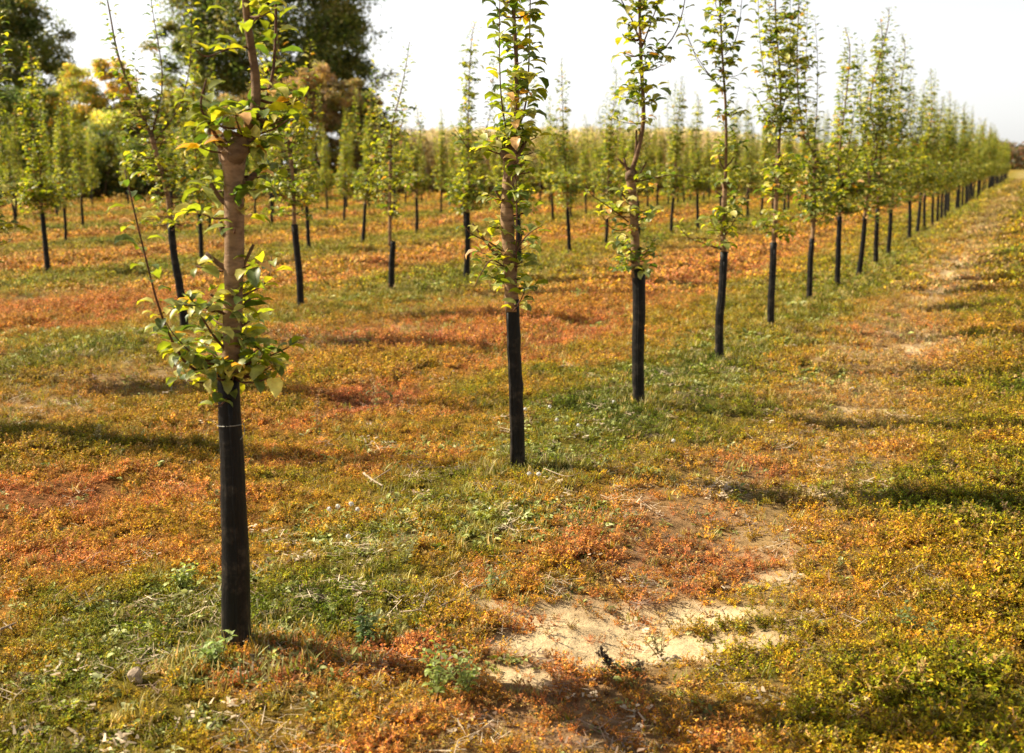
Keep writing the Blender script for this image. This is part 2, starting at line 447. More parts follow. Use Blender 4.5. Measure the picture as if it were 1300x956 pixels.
def sprig_mesh(name, r, stems, n, spread, height, ll, lw, mat, stemc=(.5, .3, .2)):
    mb = MB()
    B, AZ, EL = [], [], []
    for s in range(stems):
        a = r.random() * 6.283; d = spread * (.35 + .65 * r.random()); h = height * (.5 + .6 * r.random())
        p0 = np.array([math.cos(a) * d * .1, math.sin(a) * d * .1, 0]); p1 = np.array([math.cos(a) * d, math.sin(a) * d, h])
        pm = (p0 + p1) / 2 + np.array([0, 0, h * .12])
        path = smooth_path([p0, pm, p1], 4)
        w = lw * .14; sd = np.array([-math.sin(a), math.cos(a), 0]) * w
        V = []; q = []
        for k, p in enumerate(path): V += [p - sd, p + sd]
        for k in range(3): q.append((2 * k, 2 * k + 1, 2 * k + 3, 2 * k + 2))
        mb.add(V, q, None, stemc)
        m = n // stems
        t = np.sort(r.random(m)) * .95 + .1; t = np.clip(t, 0, 1)
        ii = np.clip((t * 3).astype(int), 0, 2); ff = (t * 3 - ii)[:, None]
        B.append(path[ii] * (1 - ff) + path[ii + 1] * ff)
    base = np.concatenate(B); k = len(base)
    az = r.random(k) * 6.283; el = r.uniform(-.2, 1.1, k); L = ll * r.uniform(.6, 1.25, k); W = lw * r.uniform(.7, 1.2, k)
    d = np.stack([np.cos(az) * np.cos(el), np.sin(az) * np.cos(el), np.sin(el)], 1)
    s = np.stack([-np.sin(az), np.cos(az), np.zeros(k)], 1); tw = (r.random(k) - .5)[:, None]
    s = s + np.array([0, 0, 1.0]) * tw
    V = np.stack([base, base + d * (L * .5)[:, None] - s * (W * .5)[:, None], base + d * L[:, None] - np.array([0, 0, 1]) * (L * .12)[:, None],
                  base + d * (L * .5)[:, None] + s * (W * .5)[:, None]], 1)
    q = np.arange(k * 4).reshape(k, 4)
    v = np.clip(r.lognormal(-.12, .42, k), .25, 2.0); hue = r.random(k)
    c = np.stack([v * (1 + .25 * (hue - .5)), v * (1 - .25 * (hue - .5)), v], 1)
    mb.add(V.reshape(-1, 3), q, None, np.repeat(c, 4, 0))
    return mb.obj(name, mat, False, smooth=False)

def tuft_mesh(name, r, blades, spread, height, width, mat, curl=.6, dry=.2):
    mb = MB(); V = []; C = []
    nn = blades
    a = r.random(nn) * 6.283; d0 = spread * .35 * np.sqrt(r.random(nn)); a0 = r.random(nn) * 6.283
    h = height * r.uniform(.45, 1.15, nn); lean = r.uniform(.1, curl, nn) * 1.2
    base = np.stack([np.cos(a0) * d0, np.sin(a0) * d0, np.zeros(nn)], 1)
    out = np.stack([np.cos(a), np.sin(a), np.zeros(nn)], 1); side = np.stack([-np.sin(a), np.cos(a), np.zeros(nn)], 1)
    up = np.array([0, 0, 1.0])
    W = width * r.uniform(.6, 1.2, nn)
    st = []
    for t, wf in ((0, 1.), (.4, .9), (.75, .6), (1., .05)):
        p = base + out * (lean * h * t ** 1.8)[:, None] + up * (h * (t - .28 * lean * t * t))[:, None]
        st += [p - side * (W * wf * .5)[:, None], p + side * (W * wf * .5)[:, None]]
    V = np.stack(st, 1)
    q = np.array([(0, 1, 3, 2), (2, 3, 5, 4), (4, 5, 7, 6)])[None] + (np.arange(nn) * 8)[:, None, None]
    isdry = (r.random(nn) < dry)[:, None]
    v = r.uniform(.65, 1.35, nn)[:, None]
    c = np.where(isdry, np.array([1.5, 1.15, .8]), np.array([1., 1., 1.])) * v
    mb.add(V.reshape(-1, 3), q.reshape(-1, 4), None, np.repeat(c, 8, 0))
    return mb.obj(name, mat, False, smooth=False)

def rosette_mesh(name, r, n, L, w, mat, el=(0.1, .9)):
    mb = MB()
    az = np.arange(n) * 2.4 + r.random(n) * .6
    v = r.uniform(.7, 1.3, n)[:, None] * np.ones((n, 3))
    base = np.stack([np.cos(az) * .004, np.sin(az) * .004, np.zeros(n) + .002], 1)
    leaves(mb, base, az, r.uniform(el[0], el[1], n), L * r.uniform(.55, 1.1, n), r.uniform(.4, 1.1, n), r.uniform(-.4, .4, n), v, w, simple=False, r=r)
    return mb.obj(name, mat, False, smooth=True)

def litter_mesh(name, r, n, spread, L, w, mat):
    mb = MB()
    a = r.random(n) * 6.283; rad = spread * np.sqrt(r.random(n)); a2 = r.random(n) * 6.283
    c = np.stack([np.cos(a) * rad, np.sin(a) * rad, r.uniform(.002, .02, n)], 1)
    ll = L * r.uniform(.3, 1.2, n)
    d = np.stack([np.cos(a2), np.sin(a2), r.uniform(-.15, .35, n)], 1) * ll[:, None] * .5
    s = np.stack([-np.sin(a2), np.cos(a2), r.uniform(-.5, .5, n)], 1) * w * r.uniform(.6, 1.3, n)[:, None] * .5
    V = np.stack([c - d - s, c - d + s, c + d + s * .5, c + d - s * .5], 1)
    v = r.uniform(.6, 1.3, n)[:, None] * np.ones((n, 3))
    mb.add(V.reshape(-1, 3), np.arange(n * 4).reshape(n, 4), None, np.repeat(v, 4, 0))
    return mb.obj(name, mat, False, smooth=False)

def region(y0, y1, dens, seed, half=.60, pad=1.2):
    r = np.random.default_rng(seed)
    area = (y1 ** 2 - y0 ** 2) * half + 2 * pad * (y1 - y0)
    n = int(area * dens)
    # depth so that density per area is even
    W1 = 2 * (half * y1 + pad); ys = []
    y = r.uniform(y0, y1, n * 2); keep = r.random(n * 2) < (2 * (half * y + pad)) / W1
    y = y[keep][:n]; x = r.uniform(-1, 1, len(y)) * (half * y + pad)
    return x, y, r

def clump(x, y, s, seed, lo=.35, hi=.65): return sstep(lo, hi, fbm(x, y, s, seed, 3))

r0 = np.random.default_rng(100)
carpet_src = [sprig_mesh('carpet_sprig', r0, 7, 84, .045, .034, .0090, .0044, M_COVER) for _ in range(5)]
far_src = [sprig_mesh('carpet_sprig_far', r0, 5, 26, .045, .030, .018, .010, M_COVER) for _ in range(3)]
grass_src = [tuft_mesh('grass_tuft', r0, 16, .07, .042, .0032, M_GRASS, dry=d) for d in (.05, .2, .45, .3)]
rose_src = [rosette_mesh('broadleaf_rosette', r0, k, .05, w, M_GRASS) for k, w in ((7, .42), (9, .55), (6, .7), (11, .35))]
lit_src = [litter_mesh('dry_litter', r0, 22, .06, .055, .0022, M_GRASS), litter_mesh('dry_litter', r0, 16, .05, .022, .010, M_GRASS), litter_mesh('dry_litter', r0, 26, .07, .035, .0018, M_GRASS)]

def hills(x, y): return relief(x, y)

def carpet(name, bands, src, seed, label):
    P, R, S, T, I = [], [], [], [], []
    for (y0, y1, dens, sc) in bands:
        x, y, r = region(y0, y1, dens, seed + int(y0 * 7))
        w = wcoord(x, y); fo = folded(w)
        den = np.full_like(x, .95)
        den *= 1 - .88 * sand_mask(x, y)
        den *= 1 - .45 * np.exp(-(fo / .45) ** 2)
        den *= 1 - .30 * np.exp(-((fo - 1.2) / .35) ** 2)
        den *= .45 + .55 * clump(x, y, .35, 61, .25, .5)
        keep = r.random(len(x)) < den; x, y, w, fo = x[keep], y[keep], w[keep], fo[keep]
        n = len(x); k = field_k(x, y) + r.normal(0, .075, n)
        t = ramp(k)
        tall = .9 + .6 * sstep(1.5, 2.2, np.where(w > 0, w, 0)) * 1.0 + .35 * np.where((fo < -2) | (fo > 2), 1, 0) * (w < 0)
        # dry straw share on tracks
        dry = r.random(n) < (.05 + .18 * np.exp(-((fo - 1.1) / .5) ** 2))
        t[dry] = np.array([.46, .30, .09]) * r.uniform(.7, 1.2, (dry.sum(), 1))
        tan = r.random(n) < .55 * np.exp(-((w - 1.3) / .5) ** 2) * sstep(5, 9, y)
        t[tan] = np.array([.56, .38, .15])
        t = t * r.uniform(.6, 1.3, (n, 1))
        s = sc * tall * r.uniform(.65, 1.3, n) * (.45 + 1.1 * fbm(x, y, .22, 67, 3))
        z = hills(x, y) - .002
        P.append(np.stack([x, y, z], 1)); R.append(np.stack([r.normal(0, .28, n), r.normal(0, .28, n), r.random(n) * 6.283], 1))
        S.append(s); T.append(t); I.append(r.integers(0, len(src), n))
    return scatter(name, np.concatenate(P), np.concatenate(R), np.concatenate(S), np.concatenate(T), np.concatenate(I), src, label)

carpet('creeping_ground_cover', [(1.9, 4.5, 1500, 1.0), (4.5, 8, 950, 1.1), (8, 14, 420, 1.5)], carpet_src, 200,
       'low carpet of red, orange and olive creeping weeds covering the field near the camera')
carpet('distant_ground_cover', [(14, 25, 150, 2.1), (25, 45, 46, 3.1), (45, 110, 10, 5.0)], far_src, 300,
       'low golden and orange ground cover stretching away between the far orchard rows')

def grassy():
    P, R, S, T, I = [], [], [], [], []
    for (y0, y1, dens, sc) in [(1.9, 5, 420, 1.0), (5, 9, 240, 1.25), (9, 16, 120, 1.7), (16, 30, 45, 2.1), (30, 60, 15, 2.8), (60, 120, 4, 4.0)]:
        x, y, r = region(y0, y1, dens, 900 + int(y0 * 3))
        w = wcoord(x, y); fo = folded(w)
        den = (.05 + .20 * sstep(5, 10, y)) + .55 * np.exp(-(fo / .75) ** 2) + .45 * clump(x, y, 1.1, 71, .5, .75) + .25 * sstep(9, 20, y)
        den *= 1 - .97 * sand_mask(x, y)
        den *= 1 - .6 * np.where(w > 1.9, 1, 0) * (1 - clump(x, y, .8, 72, .55, .7)) * (1 - sstep(8, 16, y))
        keep = r.random(len(x)) < np.clip(den, 0, 1); x, y, w, fo = x[keep], y[keep], w[keep], fo[keep]
        n = len(x)
        g = np.array([.22, .23, .015]); ye = np.array([.38, .32, .025]); stw = np.array([.42, .31, .04])
        q = r.random(n) * .6 + fbm(x, y, .9, 73, 2) * .6
        t = np.where((q < .55)[:, None], g, np.where((q < .88)[:, None], ye, stw)) * r.uniform(.7, 1.3, (n, 1))
        P.append(np.stack([x, y, hills(x, y) - .002], 1)); R.append(np.stack([r.normal(0, .15, n), r.normal(0, .15, n), r.random(n) * 6.283], 1))
        S.append(sc * r.uniform(.5, 1.3, n)); T.append(t); I.append(r.integers(0, 4, n))
    scatter('grass', np.concatenate(P), np.concatenate(R), np.concatenate(S), np.concatenate(T), np.concatenate(I), grass_src,
            'thin green and straw-coloured grass tufts growing through the ground cover')
grassy()

GREENS = [(*ground_pt(px, py), a, b) for (px, py, a, b) in
          [(600, 655, .75, .30), (520, 670, .5, .25), (690, 560, .35, .55), (740, 520, .5, .45), (850, 475, .9, .5), (900, 430, .8, .6), (440, 655, .4, .2),
           (60, 830, .7, .28), (250, 740, .35, .22), (200, 800, .5, .2), (380, 770, .35, .2), (150, 760, .5, .12), (760, 460, .5, .3), (540, 560, .4, .2), (100, 420, 1.6, .35), (20, 430, .9, .3), (440, 380, 1.3, .3), (800, 600, .25, .12), (1000, 470, .7, .35), (640, 830, .18, .1), (480, 780, .2, .1)]]
def feet():
    r = np.random.default_rng(31); P = []
    for (px, py, n) in [(300, 815, 70), (658, 592, 60), (812, 512, 60), (915, 455, 50), (979, 415, 40), (1028, 383, 30), (236, 421, 30), (382, 389, 30), (497, 366, 40)]:
        X, Y = ground_pt(px, py); a = r.random(n) * 6.283; d = r.uniform(.055, .30, n)
        x = X + np.cos(a) * d; y = Y + np.sin(a) * d; P.append(np.stack([x, y, relief(x, y) - .003], 1))
    P = np.concatenate(P); n = len(P)
    t = np.where((r.random(n) < .6)[:, None], np.array([.20, .21, .02]), np.array([.40, .30, .05])) * r.uniform(.6, 1.3, (n, 1))
    scatter('uncut_grass', P, np.stack([r.normal(0, .2, n), r.normal(0, .2, n), r.random(n) * 6.28], 1), r.uniform(.9, 2.0, n), t, r.integers(0, 4, n), grass_src,
            'longer uncut grass standing around the feet of the black sleeves')
feet()
def weeds():
    P, R, S, T, I = [], [], [], [], []
    for (y0, y1, dens, sc) in [(1.9, 5, 700, .62), (5, 10, 420, .75), (10, 20, 110, 1.3)]:
        x, y, r = region(y0, y1, dens, 1500 + int(y0))
        w = wcoord(x, y); fo = folded(w)
        den = .04 + .35 * np.exp(-(fo / .42) ** 2) * clump(x, y, .5, 81, .4, .6)
        for (X, Y, a, b) in GREENS:
            den = np.maximum(den, .95 * (1 - sstep(.6, 1.25, np.hypot((x - X) / a, (y - Y) / b) + (fbm(x, y, .2, 83, 2) - .5) * .9)))
        den *= 1 - .9 * sand_mask(x, y)
        keep = r.random(len(x)) < den; x, y = x[keep], y[keep]; n = len(x)
        t = np.array([.24, .28, .02]) * r.uniform(.45, 1.4, (n, 1))
        pale = r.random(n) < .12; t[pale] = np.array([.42, .44, .14])
        P.append(np.stack([x, y, hills(x, y)], 1)); R.append(np.stack([r.normal(0, .15, n), r.normal(0, .15, n), r.random(n) * 6.283], 1))
        S.append(sc * r.uniform(.45, 1.2, n)); T.append(t); I.append(r.integers(0, 4, n))
    scatter('broadleaf_weeds', np.concatenate(P), np.concatenate(R), np.concatenate(S), np.concatenate(T), np.concatenate(I), rose_src,
            'bright green patches of broad-leaved weeds along the foot of the tree rows')
weeds()

def litter():
    P, R, S, T, I = [], [], [], [], []
    for (y0, y1, dens, sc) in [(1.9, 5, 90, 1.0), (5, 11, 45, 1.2)]:
        x, y, r = region(y0, y1, dens, 2500 + int(y0))
        w = wcoord(x, y); fo = folded(w)
        den = .25 + .6 * np.exp(-(fo / .6) ** 2) + .4 * np.exp(-((fo - 1.1) / .5) ** 2)
        den *= 1 - .75 * sand_mask(x, y)
        den *= np.where(w > 1.9, .35, 1)
        keep = r.random(len(x)) < den; x, y = x[keep], y[keep]; n = len(x)
        t = np.where((r.random(n) < .6)[:, None], np.array([.50, .37, .22]), np.array([.24, .14, .08])) * r.uniform(.6, 1.3, (n, 1))
        P.append(np.stack([x, y, hills(x, y) + .006], 1)); R.append(np.stack([r.normal(0, .12, n), r.normal(0, .12, n), r.random(n) * 6.283], 1))
        S.append(sc * r.uniform(.5, 1.4, n)); T.append(t); I.append(r.integers(0, 3, n))
    scatter('dry_plant_litter', np.concatenate(P), np.concatenate(R), np.concatenate(S), np.concatenate(T), np.concatenate(I), lit_src,
            'scattered dry stalks and curled dead leaves lying among the weeds')
litter()

# ------------------------------------------------------------------ orchard trees
BARK_PALE = np.array([.30, .205, .125]); BARK_RED = np.array([.18, .115, .065]); TWIG = np.array([.13, .065, .045])

def rosette_leaves(mb, p, r, n, L, warm=0, updir=.5):
    az = r.random(n) * 6.283; el = r.uniform(-.3, 1.1, n) * updir * 2 * .7
    base = np.repeat(np.asarray(p)[None], n, 0) + r.normal(0, .006, (n, 3))
    leaves(mb, base, az, el, L * r.uniform(.55, 1.15, n), r.uniform(.3, 1.5, n), r.uniform(-.6, .6, n), leaf_tints(n, r, warm), .6, r=r)

def shoot_leaves(mb, path, r, gap, L, t0=.08, warm=0, spread=1.0):
    seg = np.linalg.norm(np.diff(path, axis=0), axis=1); cum = np.concatenate([[0], np.cumsum(seg)]); tot = cum[-1]
    s = np.arange(tot * t0, tot, gap); s = s + r.normal(0, gap * .3, len(s)); s = np.clip(s, 0, tot * .999); n = len(s)
    if n == 0: return
    i = np.clip(np.searchsorted(cum, s) - 1, 0, len(seg) - 1); f = ((s - cum[i]) / seg[i])[:, None]
    base = path[i] * (1 - f) + path[i + 1] * f
    az = np.arange(n) * 2.4 + r.random() * 6.28 + r.normal(0, .4, n)
    tt = s / tot
    base = base + np.stack([np.cos(az), np.sin(az), np.zeros(n)], 1) * (.004 + .03 * spread * r.random(n) ** 2)[:, None]
    el = r.uniform(.15, .85, n) + .25 * (tt > .9)
    Ls = L * r.uniform(.7, 1.15, n) * (1 - .45 * sstep(.8, 1.0, tt))
    leaves(mb, base, az, el, Ls, r.uniform(.5, 1.4, n), r.uniform(-.35, .35, n), leaf_tints(n, r, warm), .56, r=r)

def guard_mesh(path, r0_, r1_, r, name, parent):
    mb = MB(); p = smooth_path(path, 14); t = np.linspace(0, 1, 14)
    rad = (r0_ + (r1_ - r0_) * t ** .8) * (1 + .018 * r.standard_normal(14))
    rad[-1] *= 1.05
    p = p + np.concatenate([[[0, 0, 0]], r.normal(0, .0012, (12, 3)), [[0, 0, 0]]])
    tube(mb, p, rad, 14, (1, 1, 1), bump=.05, r=r)
    # overlapping wrapped edge
    a = r.uniform(3.6, 5.6)
    off = np.array([math.cos(a), math.sin(a), 0])
    q = p[1:-1] + off * (rad[1:-1, None] * .88) 
    tube(mb, q, .007 + .004 * r.random(12), 5, (1, 1, 1), r=r)
    return mb.obj(name, M_GUARD, parent)

def tie_mesh(p, rad, r, name, parent):
    mb = MB(); th = np.linspace(0, 6.283, 18)
    pts = np.stack([p[0] + np.cos(th) * rad, p[1] + np.sin(th) * rad, p[2] + .004 * np.sin(th + r.random() * 6)], 1)
    tube(mb, pts, .0011, 4, (1, 1, 1), cap=False, r=r)
    e = pts[0]; tube(mb, smooth_path([e, e + np.array([.004, -.01, -.03]), e + np.array([-.02, -.012, -.06])], 5), .0012, 4, r=r)
    return mb.obj(name, M_TIE, parent)

def stub(mb, p, d, ln, rad, r, c=None):
    d = np.asarray(d, float); d /= np.linalg.norm(d)
    q = smooth_path([p, np.asarray(p) + d * ln * .5 + r.normal(0, .006, 3), np.asarray(p) + d * ln + np.array([0, 0, ln * .2])], 5)
    tube(mb, q, np.linspace(rad * 1.5, rad, 5), 6, BARK_RED * .9 if c is None else c, bump=.2, r=r)
    return q[-1]

def at_height(path, z):
    i = np.argmin(np.abs(path[:, 2] - z)); return path[i]

def make_tree(seed, spec, detail=1.0, leafgap=.016, L=.084):
    """spec gives paths in local metres (root at 0,0,0)"""
    r = np.random.default_rng(seed)
    root = bpy.data.objects.new(spec.get('name', 'orchard_tree'), None); col.objects.link(root); root.empty_display_size = .2
    tr = MB(); cr = MB()
    gp_, tp, lead = spec['guard'], smooth_path(spec['trunk'], 16), smooth_path(spec['leader'], 22)
    t = np.linspace(0, 1, 16)
    rt0, rt1 = spec['trunk_r']
    rad = rt0 + (rt1 - rt0) * t; rad = rad * (1 + .05 * r.standard_normal(16)); rad[-3:] *= np.array([1.08, 1.2, 1.25])
    tube(tr, tp, rad, 12, BARK_PALE, bump=.10, r=r)
    rl0, rl1 = spec['leader_r']
    tube(tr, lead, np.linspace(rl0, rl1, 22), 9, BARK_RED * 1.1, bump=.12, r=r)
    # knuckle and cut stubs
    kp = tp[-1]
    for k in range(3):
        tube(tr, smooth_path([kp + r.normal(0, .008, 3) - [0, 0, .04], kp + r.normal(0, .012, 3), kp + r.normal(0, .015, 3) + [0, 0, .03]], 5),
             np.array([.8, 1.15, 1.25, 1.1, .6]) * rt1 * .9, 8, BARK_PALE * .55, bump=.25, r=r)
    for (p, d, ln, rd) in spec.get('stubs', []): stub(tr, np.asarray(p), d, ln, rd, r)
    for k in range(int(spec.get('nstub', 9))):
        q = tp[r.integers(3, 16)]; a = r.random() * 6.283
        e = stub(tr, q, (math.cos(a), math.sin(a), r.uniform(.1, 1.0)), r.uniform(.02, .085), r.uniform(.003, .0075), r)
        if r.random() < .75: rosette_leaves(cr, e, r, int(r.integers(2, 7)), L, .3)
    # spur clusters
    for (z0, z1, cnt, rr) in spec.get('spurs', []):
        for k in range(int(cnt)):
            z = r.uniform(z0, z1); q = at_height(np.vstack([tp, lead]), z); a = r.random() * 6.283; d = rr * math.sqrt(r.random())
            e = q + np.array([math.cos(a) * d, math.sin(a) * d, r.uniform(-.1, .3) * d])
            if d > .04: tube(tr, smooth_path([q, (q + e) / 2 - [0, 0, .1 * d], e], 4), np.array([.0045, .0035, .003, .002]), 4, TWIG, r=r)
            rosette_leaves(cr, e, r, int(r.integers(3, 7)), L, .2)
    shoot_leaves(cr, lead, r, leafgap * spec.get('lgap', 1.0), L * spec.get('lsize', 1.0), spec.get('lead_t0', .12), spread=spec.get('spread', 1.5))
    shoots = list(spec.get('shoots', []))
    trunk = tr.obj('trunk', M_BARK, root)
    for (pts, ra, gap, lf) in shoots:
        sh = MB(); p = smooth_path(pts, 12)
        tube(sh, p, np.linspace(ra, ra * .3, 12), 5, TWIG, r=r)
        nb = sum(len(c) for c in sh.c)
        shoot_leaves(sh, p, r, gap, L * lf, .06, .1, spread=.3)
        o = sh.obj('branch', [M_LEAF, M_BARK], root)
        # bark on the twig faces (the first ones), leaf on the rest
        nf = len(o.data.polygons); mi = np.zeros(nf, np.int32)
        lt = np.zeros(nf, np.int32); o.data.polygons.foreach_get('loop_start', lt)
        vi = np.array([o.data.polygons[k].vertices[0] for k in range(nf)]); mi[vi < nb] = 1
        o.data.polygons.foreach_set('material_index', mi)
    cr.obj('crown', M_LEAF, root)
    g = guard_mesh(gp_, spec['guard_r'][0], spec['guard_r'][1], r, 'trunk_guard', root)
    if spec.get('tie'):
        gp2 = smooth_path(gp_, 20)
        for h in spec['tie']:
            i = int(h * 19); rr = spec['guard_r'][0] + (spec['guard_r'][1] - spec['guard_r'][0]) * h ** .8
            tie_mesh(gp2[i], rr + .006, r, 'tie_wire', g)
    return root

def hero(px, py, seed, guard, gr, trunk, tr_, leader, lr, shoots=(), stubs=(), **kw):
    X, Y = ground_pt(px, py); z0 = float(relief(np.array([X]), np.array([Y]))[0])
    base = np.array([X, Y, 0.])
    def loc(p):
        dy = p[2] if len(p) > 2 else 0
        return plane_pt(p[0], p[1], Y + dy) - base
    G = [loc(p) for p in guard]; G[0][2] = -.12
    spec = dict(guard=G, guard_r=gr, trunk=[loc(p) for p in trunk], trunk_r=tr_, leader=[loc(p) for p in leader], leader_r=lr,
                shoots=[([loc(p) for p in s[0]], s[1], s[2], s[3]) for s in shoots],
                stubs=[(loc(s[0]), loc(s[1]) - loc(s[0]), np.linalg.norm(loc(s[1]) - loc(s[0])), s[2]) for s in stubs], **kw)
    root = make_tree(seed, spec, L=.072 if seed == 1 else .080)
    root.location = (X, Y, 0)
    return root

trees = []      # (root, row, order)
T1 = hero(300, 815, 1, [(300, 815), (299, 720), (296, 610), (289, 471)], (.052, .034),
          [(290, 500), (295, 420), (297, 330), (297, 250), (296, 192)], (.029, .031),
          [(296, 190), (316, 160), (325, 125), (322, 80), (313, 20), (309, -60), (312, -220), (306, -420)], (.019, .006),
          shoots=[([(288, 455, .02), (250, 470, -.05), (225, 445, -.12), (203, 395, -.18), (183, 320, -.2), (165, 245, -.2), (158, 215, -.18)], .0055, .022, .95),
                  ([(290, 400), (262, 390, -.08), (232, 388, -.14), (200, 400, -.2)], .005, .017, 1.05),
                  ([(292, 450), (270, 425, -.05), (255, 400, -.1), (240, 375, -.14)], .005, .02, .95),
                  ([(300, 430), (325, 440, -.05), (345, 462, -.1)], .005, .013, 1.05),
                  ([(298, 380), (320, 370, .05), (340, 355, .1), (345, 325, .12)], .005, .017, .9),
                  ([(290, 455), (262, 462, -.1), (225, 430, -.15), (205, 400, -.15)], .004, .016, 1.05),
                  ([(288, 195), (270, 165, -.05), (255, 135, -.08), (262, 100, -.1)], .007, .022, .95),
                  ([(316, 60), (290, 62, -.05), (262, 72, -.1), (245, 60, -.12)], .004, .03, .9),
                  ([(320, 30), (335, 10, .05), (345, -30, .1)], .004, .02, .9),
                  ([(300, 190), (340, 120, .15), (350, 40, .2), (348, -80, .22), (352, -250, .2)], .007, .022, .95)],
          stubs=[((300, 190), (338, 160), .0085), ((288, 190), (262, 158), .009), ((305, 230), (324, 224), .009), ((286, 258), (268, 238), .006), ((292, 345), (262, 328), .007),
                 ((306, 350), (322, 318), .005), ((305, 175), (330, 150), .008), ((290, 300), (280, 285), .008), ((300, 400), (318, 385), .006)],
          nstub=10, spurs=[(.84, .98, 40, .19), (1.0, 1.22, 12, .12), (1.2, 1.6, 14, .13), (1.56, 1.78, 24, .17), (1.8, 2.6, 8, .12)], lgap=1.9, spread=2.5, tie=[.88], lead_t0=.22, lsize=1.1)
T2 = hero(658, 592, 2, [(658, 592), (656, 520), (653, 450), (650, 380)], (.040, .034),
          [(650, 395), (648, 340), (644, 280), (645, 240), (650, 196)], (.036, .031),
          [(650, 196), (655, 160), (656, 90), (652, 10), (651, -80), (653, -200)], (.015, .005),
          shoots=[([(645, 325), (622, 308, -.05), (600, 298, -.08), (588, 285, -.1)], .005, .03, .9),
                  ([(648, 345), (625, 330, -.1), (612, 345, -.12), (602, 365, -.14)], .0045, .022, 1.0),
                  ([(650, 330), (668, 300, .05), (690, 285, -.05)], .005, .022, 1.0),
                  ([(652, 395, -.04), (664, 375, -.06), (668, 355, -.06)], .004, .02, .95),
                  ([(655, 345, -.05), (656, 260, -.07), (653, 180, -.06), (656, 120, -.05)], .005, .09, .8),
                  ([(652, 180), (668, 130, .08), (672, 60, .1), (674, -60, .12), (676, -180, .1)], .006, .023, 1.1),
                  ([(648, 190), (637, 130, -.1), (634, 50, -.1), (636, -60, -.1)], .005, .026, 1.1),
                  ([(644, 195), (625, 180, -.05), (600, 192, -.1), (578, 165, -.1)], .005, .05, .95)],
          stubs=[((652, 200), (668, 183), .008), ((650, 215), (668, 208), .007), ((645, 200), (630, 180), .007), ((642, 260), (628, 245), .006), ((645, 335), (600, 296), .006), ((652, 330), (664, 300), .005)],
          nstub=8, spurs=[(.86, 1.15, 22, .15), (1.2, 1.45, 10, .14), (1.5, 1.75, 26, .16), (1.7, 2.6, 34, .09)], lgap=.8, spread=2.8, lsize=1.15, lead_t0=.05)
T3 = hero(812, 512, 3, [(812, 512), (810, 460), (811, 400), (811, 342)], (.038, .042),
          [(807, 352), (806, 300), (804, 260), (800, 222)], (.030, .026),
          [(800, 222), (809, 195), (817, 150), (814, 80), (812, 10), (812, -50), (815, -110)], (.017, .005),
          shoots=[([(817, 72), (838, 66), (856, 45), (866, 18), (872, -20), (874, -70)], .006, .035, 1.0),
                  ([(798, 282), (772, 262, -.05), (752, 248, -.1), (742, 232, -.1)], .005, .04, .85),
                  ([(803, 290), (780, 292, -.1), (765, 275, -.1), (758, 262, -.1)], .004, .022, .95),
                  ([(808, 335), (790, 330, -.1), (782, 348, -.1)], .004, .02, .9),
                  ([(804, 232), (830, 226), (856, 222), (884, 228)], .005, .05, .9),
                  ([(815, 157), (795, 156, -.02), (778, 150, -.03), (772, 145)], .003, .035, .8),
                  ([(815, 60), (826, 30, .05), (838, -10, .1), (842, -80, .1)], .006, .022, 1.0),
                  ([(812, 50), (800, 20, -.05), (785, -10, -.1), (778, -60, -.1)], .006, .024, 1.05),
                  ([(806, 335), (822, 318), (832, 300)], .004, .018, .9)],
          stubs=[((806, 205), (808, 172), .006), ((800, 222), (792, 205), .007), ((803, 235), (820, 212), .005), ((800, 255), (785, 245), .007), ((800, 215), (784, 205), .006)],
          nstub=8, spurs=[(.86, 1.1, 18, .14), (1.1, 1.45, 18, .17), (1.95, 2.8, 50, .14), (1.75, 2.05, 6, .07)], lgap=1.1, spread=1.8, lead_t0=.3)
T4 = hero(915, 455, 4, [(915, 455), (913, 410), (917, 365), (919, 320)], (.036, .030),
          [(919, 330), (918, 290), (919, 262), (921, 232)], (.021, .019),
          [(921, 232), (922, 180), (921, 130), (917, 70), (914, 0), (914, -60), (915, -95)], (.013, .004),
          shoots=[([(919, 318), (898, 310, -.05), (872, 300, -.1), (858, 278, -.1)], .006, .035, .9),
                  ([(920, 300), (935, 275, .05), (950, 240, .05), (957, 210, .05)], .005, .045, .9),
                  ([(902, 98), (886, 78), (876, 52), (870, 40)], .004, .04, .9),
                  ([(921, 118), (905, 100), (890, 80), (874, 50), (868, 20)], .005, .032, 1.0),
                  ([(920, 70), (934, 50), (941, 10), (944, -60)], .005, .035, 1.0),
                  ([(915, 30), (906, -10, .05), (905, -70, .05)], .004, .03, .95)],
          stubs=[((920, 215), (912, 200), .005), ((921, 212), (932, 202), .005), ((919, 250), (908, 245), .005)],
          nstub=7, spurs=[(.88, 1.25, 26, .15), (1.3, 1.7, 14, .13), (1.75, 2.9, 50, .12)], lgap=.95, spread=1.4, lead_t0=.1)
T5 = hero(979, 415, 5, [(979, 415), (979, 380), (981, 345), (982, 308)], (.034, .032),
          [(982, 312), (984, 280), (986, 240), (988, 200)], (.024, .017),
          [(988, 200), (991, 150), (990, 90), (985, 30), (984, -40), (984, -80)], (.013, .004),
          shoots=[([(988, 150), (972, 100), (964, 40), (962, -50)], .006, .022, 1.0), ([(988, 160), (1002, 100), (1003, 40), (1004, -60)], .006, .024, 1.0),
                  ([(986, 170), (970, 140), (955, 115), (946, 112)], .005, .028, .95), ([(988, 130), (980, 60, .1), (976, 0, .1), (975, -60, .1)], .005, .022, 1.0)],
          nstub=8, spurs=[(.88, 1.1, 26, .16), (1.2, 1.6, 50, .2), (1.75, 3.0, 110, .19)], lgap=.8, spread=2.0)
